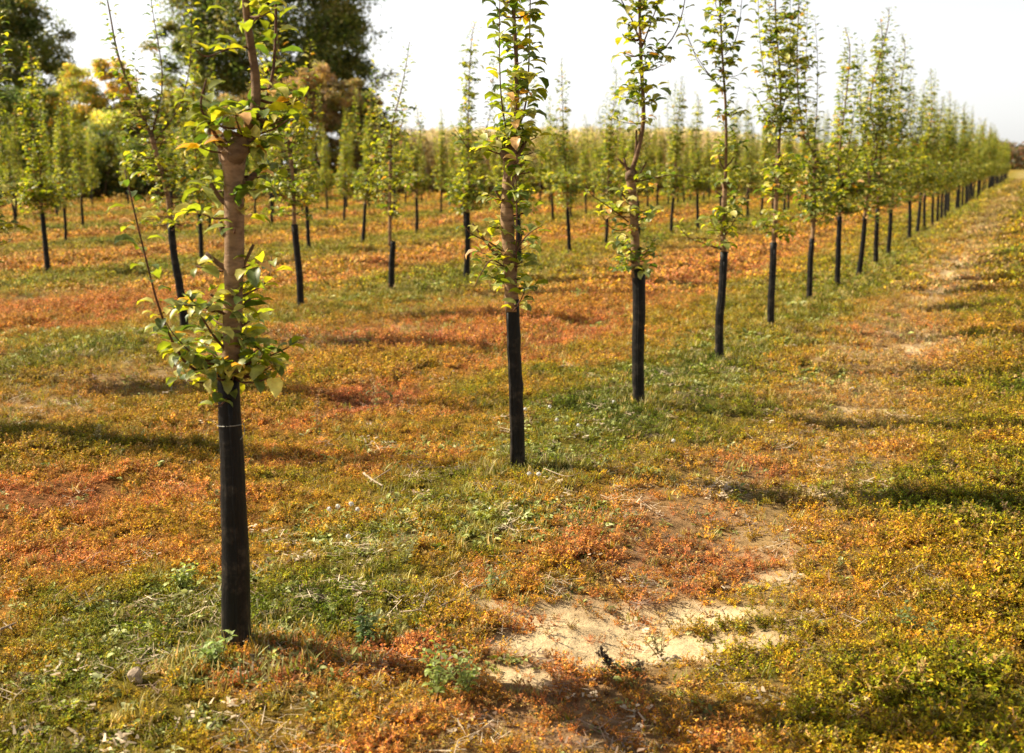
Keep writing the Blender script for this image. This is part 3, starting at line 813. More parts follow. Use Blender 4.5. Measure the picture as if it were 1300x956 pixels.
T6 = hero(1028, 383, 6, [(1028, 383), (1028, 355), (1029, 330), (1031, 303)], (.034, .030),
          [(1031, 308), (1033, 280), (1034, 240), (1034, 195)], (.024, .018),
          [(1022, 182), (1014, 130), (1012, 70), (1014, 10), (1016, -30)], (.012, .004),
          shoots=[([(1034, 185), (1037, 140), (1038, 80), (1036, 40), (1034, 20)], .006, .03, 1.05), ([(1028, 190), (1022, 120, .1), (1024, 60, .1), (1025, -10, .1)], .006, .02, 1.0),
                  ([(1030, 190), (1003, 130), (1000, 60), (998, 0)], .005, .024, 1.0)],
          nstub=10, spurs=[(.9, 1.6, 130, .2), (1.5, 3.0, 70, .16)], lgap=.8, spread=1.6)

T7 = hero(236, 421, 7, [(236, 421), (230, 375), (222, 330), (217, 285)], (.040, .032),
          [(217, 292), (213, 250), (204, 215), (192, 172)], (.024, .020),
          [(192, 172), (168, 120), (150, 70), (140, 20), (132, -25), (130, -40)], (.014, .004),
          shoots=[([(192, 172), (203, 130), (206, 90), (198, 40), (190, -10), (188, -30)], .009, .02, 1.0), ([(196, 180), (225, 140, .1), (240, 90, .1), (243, 30, .1), (242, -15, .1)], .007, .022, 1.0),
                  ([(190, 170), (175, 110, -.1), (170, 60, -.1)], .005, .025, .9)],
          nstub=8, spurs=[(.95, 1.5, 60, .3), (1.4, 2.0, 60, .28), (2.0, 2.6, 26, .2)], lgap=1.2, spread=1.6)
T8 = hero(382, 389.5, 8, [(382, 389), (380, 350), (376, 310), (374, 285)], (.040, .034),
          [(374, 292), (373, 260), (372, 230), (368, 190)], (.024, .019),
          [(368, 190), (362, 140), (355, 80), (350, 20), (347, -30)], (.013, .004),
          shoots=[([(368, 195), (385, 150), (392, 100), (394, 50)], .006, .02, 1.0), ([(366, 190), (340, 140, .1), (332, 90, .1), (330, 40, .1)], .006, .02, 1.0)],
          nstub=8, spurs=[(.95, 1.4, 60, .26), (1.3, 2.0, 75, .3), (2.0, 2.7, 30, .18)], lgap=1.0, spread=1.6)
T9 = hero(497.5, 366.5, 9, [(497, 366), (497, 345), (498, 325), (499, 307)], (.044, .036),
          [(495, 312), (495, 280), (495, 240), (496, 200)], (.022, .018),
          [(496, 200), (498, 160), (508, 120), (516, 80), (520, 52)], (.012, .004),
          shoots=[([(496, 205), (480, 160), (478, 120), (474, 70)], .006, .022, 1.0), ([(496, 190), (512, 150, .1), (500, 110, .1), (496, 85, .1)], .006, .022, 1.0)],
          nstub=8, spurs=[(.9, 1.15, 24, .2), (1.15, 1.5, 46, .28), (1.5, 2.2, 60, .28)], lgap=1.0, spread=1.4)
for t_, l_ in ((T7, 'forked second-row tree leaning left, just left of the nearest trunk'), (T8, 'second-row tree just right of the nearest trunk, bushy middle crown'),
               (T9, 'second-row tree with pale bare trunk above a short black sleeve')):
    tag(t_, l_, 'tree', 'young trees of the second row')

def random_spec(r, H):
    lean = r.normal(0, .02, 2)
    def P(z, jx=.0): return np.array([lean[0] * z + r.normal(0, jx), lean[1] * z + r.normal(0, jx), z])
    gh = r.uniform(.80, .92); kz = r.uniform(1.25, 1.65)
    shoots = []
    for k in range(int(r.integers(3, 6))):
        z0 = r.uniform(kz - .1, kz + .35); z1 = H - r.uniform(.05, 1.2); a = r.random() * 6.283; s = r.uniform(.05, .30)
        ox, oy = math.cos(a) * s, math.sin(a) * s
        b = P(z0); shoots.append(([b, b + [ox * .7, oy * .7, (z1 - z0) * .3], b + [ox, oy, (z1 - z0) * .6], b + [ox * 1.05, oy * 1.05, z1 - z0]], .0065, .016, 1.0))
    for k in range(int(r.integers(1, 4))):
        z0 = r.uniform(.95, 1.7); a = r.random() * 6.283; s = r.uniform(.15, .4); b = P(z0)
        shoots.append(([b, b + [math.cos(a) * s * .5, math.sin(a) * s * .5, s * .2], b + [math.cos(a) * s, math.sin(a) * s, s * .7]], .005, .025, .95))
    return dict(guard=[P(-.12), P(gh * .5, .006), P(gh)], guard_r=(r.uniform(.036, .046), r.uniform(.028, .034)),
                trunk=[P(gh - .05), P(1.1, .008), P(kz)], trunk_r=(r.uniform(.022, .028), .02),
                leader=[P(kz), P(kz + .3, .03), P(kz + .9, .04), P(H - .3, .04), P(H, .03)], leader_r=(.014, .004), shoots=shoots,
                nstub=6, spurs=[(gh, 1.2, r.integers(30, 80), .28), (1.1, kz, r.integers(60, 115), .33), (kz, kz + .7, r.integers(34, 66), .18), (kz + .5, H - .4, r.integers(16, 34), .12)], lgap=.8, spread=2.6)

protos = []
for s in range(9):
    r = np.random.default_rng(50 + s)
    protos.append(make_tree(500 + s, random_spec(r, r.uniform(3.0, 3.6))))
used = [False] * len(protos)

def copy_tree(o, parent=None):
    c = o.copy(); col.objects.link(c)
    if parent is not None: c.parent = parent
    for ch in o.children: copy_tree(ch, c)
    return c

def place_tree(x, y, k, sc, rz, tiltx=0, tilty=0):
    if not used[k]: o = protos[k]; used[k] = True
    else: o = copy_tree(protos[k])
    o.location = (x, y, float(relief(np.array([x]), np.array([y]))[0]) - .005); o.rotation_euler = (tiltx, tilty, rz); o.scale = (sc,) * 3
    return o

ORD = ['first', 'second', 'third', 'fourth', 'fifth', 'sixth', 'seventh', 'eighth', 'ninth', 'tenth', 'eleventh', 'twelfth', 'thirteenth', 'fourteenth', 'fifteenth',
       'sixteenth', 'seventeenth', 'eighteenth', 'nineteenth', 'twentieth', 'twenty-first', 'twenty-second', 'twenty-third', 'twenty-fourth']
heroes = [T1, T2, T3, T4, T5, T6]
HL = ['nearest young tree, pale knobbly trunk above thick black sleeve, leafy shoot reaching left',
      'second tree of the front row, tall leader with large drooping leaves',
      'third tree of the front row, forked leader above a pruned knob',
      'fourth tree of the front row, thin straight stem with side shoots arching left and right',
      'fifth tree of the front row, dense leaf tuft just above its sleeve',
      'sixth tree of the front row, bushy low crown and several parallel upright shoots']
for t, l in zip(heroes, HL): tag(t, l, 'tree', 'young trees of the front row')

rt = random.Random(5)
# front row beyond the sixth
front_px = [(1063, 363), (1089, 351), (1112, 334), (1127, 324), (1154, 305), (1164, 299), (1174, 294), (1184, 290), (1190, 286), (1195, 282.5), (1200, 279.5)]
rows = {1: [], 2: [], 3: [], 4: [], 5: [], 6: [], 7: [], 8: [], 9: []}
for p in front_px: rows[1].append(ground_pt(*p))
def along(rownum, vstart, vend, skip, jit=.12):
    u = U0 - ROWGAP * (rownum - 1); v = vstart; out = []
    while v < vend:
        if rt.random() > skip:
            uu = u + rt.gauss(0, .06); vv = v + rt.gauss(0, jit)
            out.append((uu * RC + vv * RS, -uu * RS + vv * RC))
        v += TREE_GAP
    return out
v_end = row_v(*rows[1][-1])
G0 = TREE_GAP; TREE_GAP = 1.6; rows[1] += along(1, v_end + 1.6, 125, .02); TREE_GAP = G0
second_px = [(-32, 472), (591.5, 351), (660, 336), (723, 322), (768.6, 313), (812, 304), (851.6, 297.4), (886, 292)]
for p in second_px: rows[2].append(ground_pt(*p))
rows[2].insert(0, ground_pt(-290, 525))
TREE_GAP = 1.55; rows[2] += along(2, row_v(*rows[2][-1]) + 2.0, 100, .12)
third_px = [(61, 343.6), (256, 331), (392, 315), (460.7, 308), (529, 297.4), (590, 291), (660, 287), (702, 282)]
for p in third_px: rows[3].append(ground_pt(*p))
TREE_GAP = 1.2; rows[3] += along(3, row_v(*rows[3][-1]) + 2.0, 70, .03)
for p in [(83, 307.6), (266, 293.6), (345, 286), (436.6, 281.7), (500, 276), (560, 271), (601, 268)]: rows[4].append(ground_pt(*p))
rows[4] += along(4, row_v(*rows[4][-1]) + 2.0, 66, .08)
for p in [(20, 291.6), (106, 288), (239, 277)]: rows[5].append(ground_pt(*p))
TREE_GAP = 1.35
def until_depth(lst, ymax): return [p for p in lst if p[1] < ymax]
rows[5] += until_depth(along(5, row_v(*rows[5][-1]) + 2.4, 70, .15), 56)
TREE_GAP = 1.6
for rn in (6, 7, 8, 9):
    lst = along(rn, 5, 75, .06)
    rows[rn] += [p for p in lst if p[1] < 54 and p[1] > 8 and abs(p[0]) < .475 * p[1]]
ROWNAME = {1: 'front', 2: 'second', 3: 'third', 4: 'fourth', 5: 'fifth', 6: 'sixth', 7: 'seventh', 8: 'eighth', 9: 'ninth'}
LIM = {1: 22, 2: 19, 3: 15, 4: 10, 5: 6, 6: 0, 7: 0, 8: 0, 9: 0}
LOOK = ['slim upright', 'bushy', 'forked', 'dense leafy', 'sparse topped', 'leaning', 'broad crowned', 'narrow', 'twin stemmed']
cands = [(x, y, rn) for rn in range(1, 10) for (x, y) in rows[rn] if not (y > 4 and abs(x) > .475 * y + (3.2 if x < 0 and y < 14 else .6))]
cands.sort(key=lambda c: math.hypot(c[0], c[1]))
near_c, far_c = cands[:286], cands[286:]
total = 9
cnts = {rn: (6 if rn == 1 else 0) for rn in range(1, 10)}
SEC = [row_v(*ground_pt(236, 421)), row_v(*ground_pt(382, 389.5)), row_v(*ground_pt(497.5, 366.5))]
for (x, y, rn) in sorted(near_c, key=lambda c: (c[2], row_v(c[0], c[1]))):
    k = rt.randrange(len(protos)); sc = rt.uniform(.92, 1.06) * (.92 if rn > 2 else 1.0)
    o = place_tree(x, y, k, sc, rt.random() * 6.283, rt.gauss(0, .028), rt.gauss(0, .028))
    vis = x > -.45 * y
    if rn == 2: cnts[2] = max(cnts[2], 3 if row_v(x, y) > SEC[2] else 0)
    if vis and cnts[rn] < LIM[rn]:
        lab = 'leafy young tree, %s from the camera in the %s orchard row' % (ORD[cnts[rn]], ROWNAME[rn])
    elif not vis:
        lab = 'young tree at the left edge of the %s row, mostly outside the frame' % ROWNAME[rn]
    else:
        lab = 'small blurred tree far back in %s orchard row, past countable ones' % ROWNAME[rn]
    tag(o, lab, 'tree', 'young trees of the %s row' % ROWNAME[rn])
    if vis: cnts[rn] += 1
    total += 1
if far_c:
    import bmesh
    def joined(root):
        bm = bmesh.new(); mats = [M_LEAF, M_BARK, M_GUARD]
        for ch in root.children:
            if ch.type != 'MESH': continue
            n0 = len(bm.faces); bm.from_mesh(ch.data); bm.faces.ensure_lookup_table()
            mi = [mats.index(m) if m in mats else 0 for m in ch.data.materials]
            for f in bm.faces[n0:]: f.material_index = mi[min(f.material_index, len(mi) - 1)]
        me = bpy.data.meshes.new('far_tree'); bm.to_mesh(me); bm.free()
        for m in mats: me.materials.append(m)
        return bpy.data.objects.new('far_tree', me)
    src = [joined(p) for p in protos[:5]]
    P = np.array([(x, y, 0) for (x, y, _) in far_c], float); P[:, 2] = relief(P[:, 0], P[:, 1]); n = len(P); rr = np.random.default_rng(8)
    scatter('distant_orchard_trees', P, np.stack([np.zeros(n), np.zeros(n), rr.random(n) * 6.28], 1), rr.uniform(.88, 1.05, n), np.ones((n, 3)), rr.integers(0, 5, n), src,
            'farthest young orchard trees merging into one green band')
for k, u_ in enumerate(used):
    if not u_:
        for ch in list(protos[k].children_recursive): bpy.data.objects.remove(ch)
        bpy.data.objects.remove(protos[k])
print('orchard trees', total)

# ------------------------------------------------------------------ woodland behind
def big_tree(name, x, y, H, R, zlow, seed, palette, label, n_clump=120, per=110, leaf=.16, cat='tree', trunk_r=.22, gaps=.0, shape=1.0, group='trees and bushes behind the orchard'):
    r = np.random.default_rng(seed)
    root = bpy.data.objects.new(name, None); col.objects.link(root); root.location = (x, y, 0)
    tr = MB(); cr = MB()
    top = np.array([r.normal(0, .2), r.normal(0, .2), H * .9])
    tp = smooth_path([[0, 0, -.1], [r.normal(0, .1), 0, H * .3], [r.normal(0, .2), r.normal(0, .2), H * .6], top], 12)
    tube(tr, tp, np.linspace(trunk_r, trunk_r * .15, 12), 8, BARK_RED * .7, bump=.15, r=r)
    pal = np.array(palette)
    for k in range(n_clump):
        f = r.random(); z = zlow + (H - zlow) * f
        prof = R * (math.sin(math.pi * (.12 + .80 * f ** (shape))) ** .7)
        a = r.random() * 6.283; d = prof * (.35 + .65 * math.sqrt(r.random())) * r.uniform(.75, 1.15)
        c = np.array([math.cos(a) * d, math.sin(a) * d, z + r.normal(0, .15)])
        q = tp[np.argmin(np.abs(tp[:, 2] - max(z - d * .5, H * .12)))]
        if k % 2 == 0:
            tube(tr, smooth_path([q, (q + c) / 2 - [0, 0, .05 * d], c], 5), np.linspace(trunk_r * .22, .012, 5), 4, BARK_RED * .6, r=r)
        cs = R * r.uniform(.12, .26)
        n = int(per * r.uniform(.5, 1.4))
        off = r.normal(0, 1, (n, 3)); off /= np.linalg.norm(off, axis=1)[:, None]; off *= (cs * r.random(n) ** .45)[:, None] * np.array([1.25, 1.25, .7])
        base = c + off
        t = pal[r.integers(0, len(pal))] * np.ones((n, 3)); mixm = r.random(n) < .35; t[mixm] = pal[r.integers(0, len(pal), mixm.sum())]
        t = t * r.uniform(.65, 1.35, (n, 1))
        leaves(cr, base, r.random(n) * 6.283, r.uniform(-.8, .9, n), leaf * r.uniform(.6, 1.2, n), r.uniform(.2, 1, n), r.uniform(-1, 1, n), t, .7, simple=True, r=r)
    tr.obj('trunk', M_BARK, root); cr.obj('crown', M_FAR, root)
    return tag(root, label, cat, group)

DK = [[.08, .12, .018], [.115, .145, .018], [.18, .185, .02], [.055, .085, .016]]
DKO = DK + DK + [[.30, .22, .03], [.24, .22, .03]]
ORG = [[.66, .42, .04], [.50, .42, .04], [.34, .36, .035], [.24, .28, .03]]
BRN = [[.28, .16, .06], [.36, .23, .06], [.22, .19, .045], [.14, .09, .04]]
OLV = [[.20, .23, .035], [.28, .28, .04], [.13, .17, .03], [.42, .31, .045]]
def at_px(px, Y): return (px - CX) / F * Y
def htop(py, Y): return H_EYE + (208 - py) / F * Y * 1.0
big_tree('broadleaf_tree', at_px(28, 60), 60, htop(2, 60), 3.3, 1.9, 901, DKO, 'tall dark tree with orange-tinged top at the left edge behind the orchard', 230, 230, .17)
big_tree('broadleaf_tree', at_px(-62, 58), 58, 9.6, 3.3, .8, 902, DK, 'dark tree mostly cut off by the left edge of the picture', 110, 130, .17)
big_tree('broadleaf_tree', at_px(358, 80), 80, 18.5, 6.6, 5.6, 903, DK + [[.18, .15, .03]], 'largest dark green tree towering behind the orchard, its top out of frame', 380, 170, .25, trunk_r=.35)
big_tree('broadleaf_tree', at_px(438, 82), 82, 12.0, 3.2, 4.4, 904, DK + [[.15, .13, .03]], 'thin dark tree leaning out at the right side of the largest tree', 110, 170, .24)
big_tree('broadleaf_tree', at_px(266, 79), 79, 14.5, 3.0, 4.2, 910, DK + [[.20, .17, .03], [.12, .14, .03]], 'green tree at the left side of the largest tree, behind the nearest trunk', 110, 170, .24)
shr = [(112, 92, 54, 1.6, ORG, 'orange-topped bush just right of the tall dark left tree'),
       (152, 84, 55, 1.5, ORG + [[.45, .25, .03]], 'brightest orange and yellow bush behind the second row'),
       (196, 128, 54, 1.7, OLV, 'olive bush right of the orange bushes in the hedge'),
       (238, 118, 55, 1.6, OLV, 'olive green bush showing left of the nearest trunk'),
       (292, 126, 56, 1.9, BRN + OLV, 'brownish bush hidden behind the nearest trunk'),
       (352, 108, 56, 1.9, BRN, 'brown dry bush under the left half of the largest tree'),
       (402, 88, 57, 1.7, BRN + [[.3, .2, .04]], 'tallest brown bush under the largest tree'),
       (444, 112, 57, 1.6, BRN + OLV, 'rust and olive bush at the right end of the hedge'),
       (474, 128, 58, 1.2, DK + BRN, 'small dark bush where the hedge meets the corn'),
       (60, 120, 53, 1.8, DK + OLV, 'dark bush in front of the tall left tree'),
       (10, 110, 50, 1.9, DK, 'dark bush in the bottom left corner of the hedge'),
       (165, 145, 52, 2.0, ORG + OLV, 'low yellow-green bush below the orange bushes')]
for k, (px, py, Y, R_, pal, lab) in enumerate(shr):
    big_tree('bush', at_px(px, Y), Y, htop(py, Y) * .98, R_, .3, 920 + k, pal, lab, 130, 170, .13, 'bush', .08)
for k, px in enumerate([-30, 25, 80, 135, 185, 240, 300, 350]):
    big_tree('bush', at_px(px, 49.5), 49.5 + (k % 3) * .4, 2.4 + .4 * (k % 2), 1.7, .05, 960 + k, DK,
             '%s low dark bush from the left along the foot of the hedge' % ORD[k], 45, 90, .13, 'bush', .05, shape=.6)

# corn field at the horizon
def corn_plant(name, r):
    mb = MB(); H = 1.0
    tube(mb, smooth_path([[0, 0, 0], [.004, 0, .5], [.0, .01, .92]], 4), [.006, .006, .005, .003], 4, (.9, .9, .9), r=r)
    n = 11; zz = np.linspace(.12, .9, n); az = np.arange(n) * math.pi + r.normal(0, .4, n)
    leaves(mb, np.stack([np.zeros(n), np.zeros(n), zz], 1), az, r.uniform(.5, 1.1, n), r.uniform(.2, .34, n), r.uniform(.8, 1.8, n), r.uniform(-.4, .4, n), r.uniform(.7, 1.2, (n, 1)) * np.ones((n, 3)), .16, r=r)
    m = 6
    leaves(mb, np.repeat([[0, .01, .9]], m, 0), r.random(m) * 6.28, r.uniform(.7, 1.4, m), .12, .3, 0, np.ones((m, 3)) * 1.15, .12, simple=True, r=r)
    return mb.obj(name, M_CORN, False)
rc = np.random.default_rng(77)
corn_src = [corn_plant('corn_plant', rc) for _ in range(4)]
cx_, cy_ = [], []
for a in range(26):                         # depth rows of plants
    Y = 56 + a * .8 + (0 if a < 14 else (a - 14) * 3.0)
    xs = np.arange(at_px(455, Y), at_px(1180, Y), .22)
    xs = xs + rc.normal(0, .05, len(xs)); ys = Y + rc.normal(0, .12, len(xs))
    u = row_u(xs, ys) - U0
    ok = u < -ROWGAP * 2.6
    cx_.append(xs[ok]); cy_.append(ys[ok])
cx_ = np.concatenate(cx_); cy_ = np.concatenate(cy_); n = len(cx_)
tc_ = np.where((rc.random(n) < .75)[:, None], np.array([.56, .44, .22]), np.array([.42, .38, .13])) * rc.uniform(.75, 1.25, (n, 1))
scatter('corn', np.stack([cx_, cy_, relief(cx_, cy_)], 1), np.stack([rc.normal(0, .05, n), rc.normal(0, .05, n), rc.random(n) * 6.28], 1),
        3.0 * rc.uniform(.88, 1.1, n), tc_, rc.integers(0, 4, n), corn_src, 'ripe tan corn field closing the orchard at the horizon')

# far wood on the skyline, right of the rows
def far_wood():
    r = np.random.default_rng(5); mb = MB()
    n = 26000; Y = r.uniform(300, 340, n); x = r.uniform(-.1, .75, n) * Y
    hh = 3.5 + 4.5 * fbm(x, Y * 0, 16, 91, 3)
    z = hh * r.random(n) ** .8
    t = np.array([[.20, .09, .04], [.12, .09, .035], [.08, .09, .03]])[r.integers(0, 3, n)] * r.uniform(.7, 1.3, (n, 1))
    leaves(mb, np.stack([x, Y, z], 1), r.random(n) * 6.28, r.uniform(-1, 1, n), 1.3, .5, r.uniform(-1, 1, n), t, .8, simple=True, r=r)
    o = mb.obj('far_woodland', M_FAR); tag(o, 'low reddish brown wood on the horizon beyond the end of the rows', kind='stuff')
far_wood()

# ------------------------------------------------------------------ single weeds, stones, sticks, seed heads
def gz(x, y): return float(relief(np.array([x]), np.array([y]))[0])
def dock(px, py, hpx, seed, label, tint=(.20, .12, .05), name='dock_weed'):
    X, Y = ground_pt(px, py); r = np.random.default_rng(seed); H = hpx / F * Y * 1.02
    root = bpy.data.objects.new(name, None); col.objects.link(root); root.location = (X, Y, gz(X, Y) - .005)
    st = MB(); lf = MB()
    p = smooth_path([[0, 0, 0], [r.normal(0, .01), 0, H * .5], [r.normal(0, .025), r.normal(0, .01), H]], 14)
    tube(st, p, np.linspace(.003, .0012, 14), 5, (.30, .17, .09), r=r)
    n = 90; t = r.uniform(.25, 1, n); base = p[np.clip((t * 13).astype(int), 0, 13)] + r.normal(0, .007, (n, 3))
    tt = np.array(tint) * r.uniform(.6, 1.6, (n, 1))
    leaves(lf, base, r.random(n) * 6.28, r.uniform(0, 1.3, n), r.uniform(.010, .022, n), .4, 0, tt, .7, simple=True, r=r)
    m = 9; tb = r.uniform(.02, .5, m); base = p[np.clip((tb * 13).astype(int), 0, 13)]
    leaves(lf, base, r.random(m) * 6.28, r.uniform(.1, .9, m), r.uniform(.025, .05, m), 1.0, 0, np.array([.13, .19, .03]) * r.uniform(.6, 1.3, (m, 1)), .4, r=r)
    st.obj('stem', M_BARK, root); lf.obj('foliage', M_LEAF, root)
    tag(root, label, 'weed', 'tall single weeds')
dock(402, 540, 62, 1, 'brown dock stalk left of the two mid-field stalks')
dock(474, 515, 62, 2, 'tallest brown dock stalk in the middle of the field', (.24, .16, .06))
dock(492, 505, 30, 3, 'short green-topped stalk just right of the tallest dock stalk', (.2, .2, .05))
dock(126, 558, 28, 4, 'thin dry weed in the shadow band at the left', (.3, .24, .08))
dock(775, 822, 36, 5, 'dark dry weed spike standing on the pale sand, the left one', (.06, .04, .02))
dock(797, 824, 24, 6, 'small dark weed spike on the sand, right of the taller spike', (.10, .07, .03))
dock(1160, 470, 22, 7, 'short dark stalk in the grass right of the row', (.14, .12, .04))

def herb(px, py, hpx, seed, label, nst=5, L=.03, tint=(.22, .29, .03)):
    X, Y = ground_pt(px, py); r = np.random.default_rng(seed); H = hpx / F * Y
    root = bpy.data.objects.new('leafy_weed', None); col.objects.link(root); root.location = (X, Y, gz(X, Y) - .004)
    st = MB(); lf = MB()
    for k in range(nst):
        a = r.random() * 6.28; s = H * r.uniform(.1, .7); h = H * r.uniform(.55, 1.05)
        p = smooth_path([[0, 0, 0], [math.cos(a) * s * .5, math.sin(a) * s * .5, h * .55], [math.cos(a) * s, math.sin(a) * s, h]], 10)
        tube(st, p, np.linspace(.0022, .001, 10), 4, (.20, .22, .08), r=r)
        n = 16; t = np.linspace(.1, 1, n); base = p[np.clip((t * 9).astype(int), 0, 9)]
        leaves(lf, base, np.arange(n) * 2.4 + a, r.uniform(0, .9, n), L * r.uniform(.5, 1.1, n), .8, r.uniform(-.4, .4, n), np.array(tint) * r.uniform(.6, 1.5, (n, 1)), .6, r=r)
    st.obj('stem', M_BARK, root); lf.obj('foliage', M_LEAF, root)
    tag(root, label, 'weed', 'leafy green weeds')
herb(552, 868, 78, 11, 'bright green leafy weed at the bottom edge left of the sand', 8, .030)
herb(590, 862, 60, 12, 'second bright green weed at the bottom edge, nearer the sand', 6, .026)
herb(512, 712, 60, 13, 'grey-green upright weed in front of the clover patch', 5, .02, (.22, .22, .06))
herb(460, 800, 40, 14, 'low dark leafy weed right of the nearest trunk', 6, .03, (.09, .15, .03))
herb(622, 740, 38, 15, 'small blue-green weed beside the fallen sticks', 4, .022, (.18, .22, .04))
herb(230, 745, 38, 16, 'round green weed clump left of the nearest trunk', 9, .026, (.22, .26, .03))
herb(275, 840, 45, 17, 'light green weed at the foot of the nearest sleeve', 5, .03, (.2, .27, .05))
herb(1165, 800, 45, 18, 'green grassy clump in the orange carpet at lower right', 7, .02, (.12, .17, .03))
herb(840, 800, 40, 19, 'brown-green weed at the right rim of the sand', 5, .016, (.17, .13, .05))
herb(735, 380, 24, 20, 'pale green tuft near the second row stumps', 5, .04, (.2, .26, .05))

def stone(px, py, size, seed, label, hh=1.0):
    X, Y = ground_pt(px, py); r = np.random.default_rng(seed)
    import bmesh
    bm = bmesh.new(); bmesh.ops.create_icosphere(bm, subdivisions=3, radius=1)
    off = r.random((14, 3)) - .5
    for v in bm.verts:
        d = v.co.normalized(); k = 1.0
        for o in off:
            nn = o / np.linalg.norm(o); dd = d.x * nn[0] + d.y * nn[1] + d.z * nn[2]
            if dd > .72: k = min(k, .72 / dd)
        v.co = d * k; v.co.x *= size; v.co.y *= size * .8; v.co.z *= size * .8 * hh
    me = bpy.data.meshes.new('stone'); bm.to_mesh(me); bm.free(); me.materials.append(M_STONE)
    o = bpy.data.objects.new('stone', me); col.objects.link(o); o.location = (X, Y, gz(X, Y) + size * .35 * hh); o.rotation_euler = (r.random(), r.random() * .4, r.random() * 6)
    tag(o, label, 'stone', 'stones on the ground')
stone(172, 862, .032, 1, 'pale tan angular stone at the bottom left edge', 1.25)
stone(1082, 484, .045, 2, 'pale lump of earth on the bare strip right of the row', .7)
stone(1193, 652, .03, 3, 'small grey-tan stone in the shadow streak at right', .6)
stone(958, 848, .014, 4, 'small pebble in the carpet right of the sand', .8)

def stick(pxs, rad, seed, label):
    r = np.random.default_rng(seed); pts = []
    for (px, py) in pxs:
        X, Y = ground_pt(px, py); pts.append([X, Y, gz(X, Y) + rad + r.uniform(.008, .03)])
    pts = np.array(pts); b = pts[0].copy(); p = smooth_path(pts - b, 12)
    mb = MB(); tube(mb, p, np.linspace(rad, rad * .5, 12), 6, bump=.25, r=r)
    k = p[6]; tube(mb, smooth_path([k, k + r.normal(0, .02, 3) + [0, 0, .02], k + r.normal(0, .05, 3) + [0, 0, .03]], 4), rad * .4, 4, r=r)
    o = mb.obj('stick', M_WOOD); o.location = b
    tag(o, label, 'stick', 'fallen twigs')
stick([(508, 774), (535, 776), (541, 755), (560, 742)], .0035, 1, 'pale bent twig lying left of the sand')
stick([(462, 603), (472, 612), (486, 624)], .008, 2, 'short thick grey broken stick in the clover')
stick([(556, 770), (580, 758), (620, 735), (660, 712)], .0035, 3, 'long thin twig leading up right towards the sand')
stick([(430, 753), (470, 755), (510, 754)], .0025, 4, 'thin straight twig lying flat in dry litter')
stick([(0, 796), (22, 786)], .005, 5, 'pale stick at the left edge')
stick([(330, 765), (300, 770), (270, 742)], .003, 6, 'bent brown twig by the nearest sleeve')
stick([(690, 598), (720, 612), (742, 606)], .003, 7, 'thin twig in the shade right of the second tree')
stick([(1, 603), (26, 609)], .003, 8, 'short pale straw stem at the left edge of the shadow band')

def seedhead(px, py, seed, k):
    X, Y = ground_pt(px, py + 6); r = np.random.default_rng(seed); H = .03 + .02 * r.random()
    root = bpy.data.objects.new('seed_head', None); col.objects.link(root); root.location = (X, Y, gz(X, Y))
    s = MB(); tube(s, smooth_path([[0, 0, 0], [.004, 0, H * .5], [0, .004, H]], 5), .0011, 4, (.35, .4, .15), r=r); s.obj('stem', M_BARK, root)
    b = MB(); n = 90; v = r.normal(0, 1, (n, 3)); v /= np.linalg.norm(v, axis=1)[:, None]
    for d in v: 
        e = np.array([0, .004, H]) + d * .0105 * r.uniform(.8, 1.1); q = np.cross(d, [.3, .5, .8]); q /= np.linalg.norm(q); q2 = np.cross(d, q)
        b.add([e - q * .003, e + q2 * .003, e + q * .003, e - q2 * .003], [(0, 1, 2, 3)])
    b.obj('fluff', M_SEED, root)
    tag(root, k, 'seed head', 'white seed heads among the weeds')
SH = [(418, 645, 'leftmost white seed ball in the patch beside the clover'), (429, 643, 'second white seed ball touching the leftmost one'), (446, 641, 'third white seed ball in the patch, a little apart'),
      (454, 648, 'white seed ball at the right end of the patch'), (442, 677, 'single white seed ball below the patch'), (667, 520, 'white seed ball right beside the second trunk'),
      (698, 517, 'white seed ball between second and third trunks, upper one'), (707, 533, 'white seed ball in the middle of the green weeds'), (734, 542, 'white seed ball right of the green weeds'),
      (779, 511, 'white seed ball just left of the third trunk'), (672, 607, 'left of two white seed balls below the second trunk'), (684, 610, 'right of two white seed balls below the second trunk'), (855, 562, 'small white seed ball right of the third trunk')]
for k, (a, b, l) in enumerate(SH): seedhead(a, b, 40 + k, l)

# ------------------------------------------------------------------ camera, light, sky
cam = bpy.data.cameras.new('camera'); co = bpy.data.objects.new('camera', cam); col.objects.link(co)
co.location = (0, 0, H_EYE); co.rotation_euler = (math.pi / 2 - PITCH, 0, 0)
cam.sensor_width = 36; cam.lens = F / 1300 * 36; cam.clip_end = 5000; cam.clip_start = .05
cam.shift_y = -(478 - 433.5) / 1300
cam.dof.use_dof = True; cam.dof.focus_distance = 4.7; cam.dof.aperture_fstop = 3.2
scene.camera = co

AZ = math.radians(-75)      # sun azimuth measured from +Y towards +X (sun at left, slightly beyond)
ELV = math.radians(39)
sd = np.array([math.sin(AZ) * math.cos(ELV), math.cos(AZ) * math.cos(ELV), math.sin(ELV)])
sun = bpy.data.lights.new('sun', 'SUN'); so = bpy.data.objects.new('sun', sun); col.objects.link(so)
sun.energy = 5.0; sun.angle = math.radians(.5); sun.color = (1.0, .88, .66)
import mathutils
so.rotation_euler = mathutils.Vector(sd).to_track_quat('Z', 'Y').to_euler(); so.location = (-20, 5, 20)

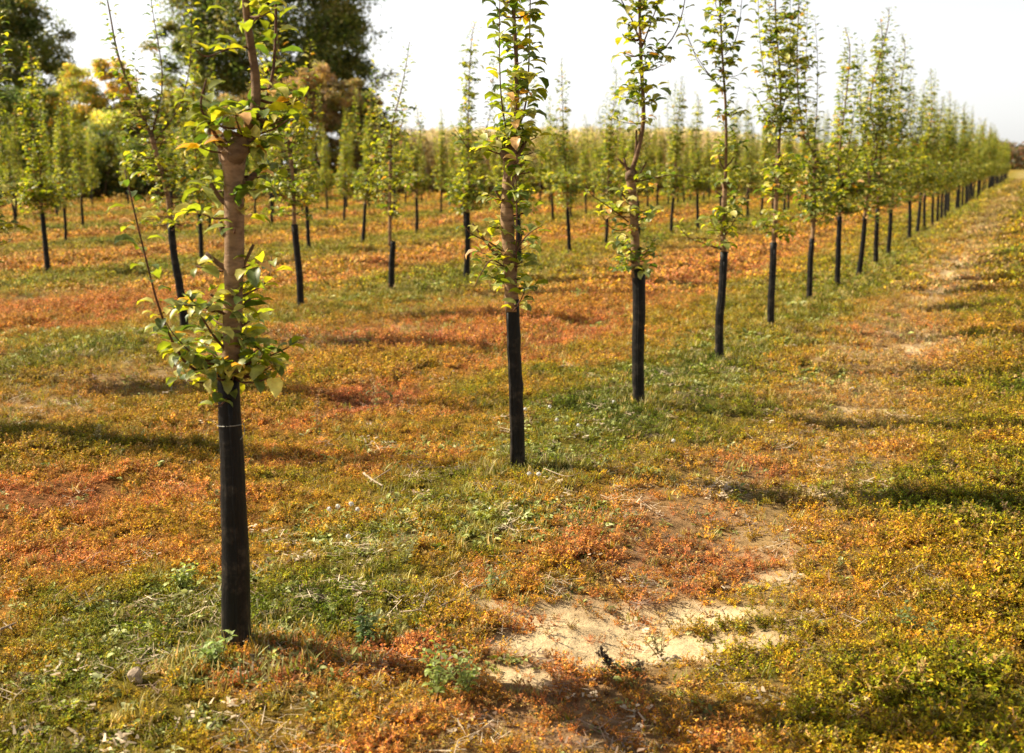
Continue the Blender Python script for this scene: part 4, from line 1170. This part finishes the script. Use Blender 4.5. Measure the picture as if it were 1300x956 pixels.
w = bpy.data.worlds.new('World'); scene.world = w; w.use_nodes = True
nt = w.node_tree; nt.nodes.clear()
sk = nt.nodes.new('ShaderNodeTexSky'); sk.sky_type = 'NISHITA'; sk.sun_disc = False
sk.sun_elevation = ELV; sk.sun_rotation = AZ; sk.dust_density = 1.5; sk.air_density = 1.0; sk.ozone_density = 1.0
hs = nt.nodes.new('ShaderNodeHueSaturation'); hs.inputs['Saturation'].default_value = .25
bg = nt.nodes.new('ShaderNodeBackground'); bg.inputs['Strength'].default_value = .05
wo = nt.nodes.new('ShaderNodeOutputWorld')
nt.links.new(sk.outputs[0], hs.inputs['Color']); nt.links.new(hs.outputs[0], bg.inputs[0])
# bright summer haze low on the horizon, stronger on the sun's side
tcw = nt.nodes.new('ShaderNodeTexCoord'); sx = nt.nodes.new('ShaderNodeSeparateXYZ'); nt.links.new(tcw.outputs['Generated'], sx.inputs[0])
ab = nt.nodes.new('ShaderNodeMath'); ab.operation = 'ABSOLUTE'; nt.links.new(sx.outputs['Z'], ab.inputs[0])
mz = nt.nodes.new('ShaderNodeMapRange'); mz.interpolation_type = 'SMOOTHSTEP'
for i_, v_ in zip((1, 2, 3, 4), (.09, .27, 1.0, 0.0)): mz.inputs[i_].default_value = v_
nt.links.new(ab.outputs[0], mz.inputs[0])
mx_ = nt.nodes.new('ShaderNodeMapRange')
for i_, v_ in zip((1, 2, 3, 4), (-.45, .6, .48, .24)): mx_.inputs[i_].default_value = v_
nt.links.new(sx.outputs['X'], mx_.inputs[0])
mm_ = nt.nodes.new('ShaderNodeMath'); mm_.operation = 'MULTIPLY'; nt.links.new(mz.outputs[0], mm_.inputs[0]); nt.links.new(mx_.outputs[0], mm_.inputs[1])
b2 = nt.nodes.new('ShaderNodeBackground'); b2.inputs[0].default_value = (1.0, .995, .98, 1); nt.links.new(mm_.outputs[0], b2.inputs[1])
ad_ = nt.nodes.new('ShaderNodeAddShader'); nt.links.new(bg.outputs[0], ad_.inputs[0]); nt.links.new(b2.outputs[0], ad_.inputs[1]); nt.links.new(ad_.outputs[0], wo.inputs[0])

vs = scene.view_settings
vs.view_transform = 'Standard'; vs.look = 'None'; vs.gamma = 1; vs.exposure = 1.05; vs.use_curve_mapping = False
scene.render.engine = 'CYCLES'
cy = scene.cycles
cy.max_bounces = 6; cy.diffuse_bounces = 3; cy.glossy_bounces = 2; cy.transmission_bounces = 4; cy.transparent_max_bounces = 4
cy.use_denoising = True
cy.sample_clamp_indirect = 4
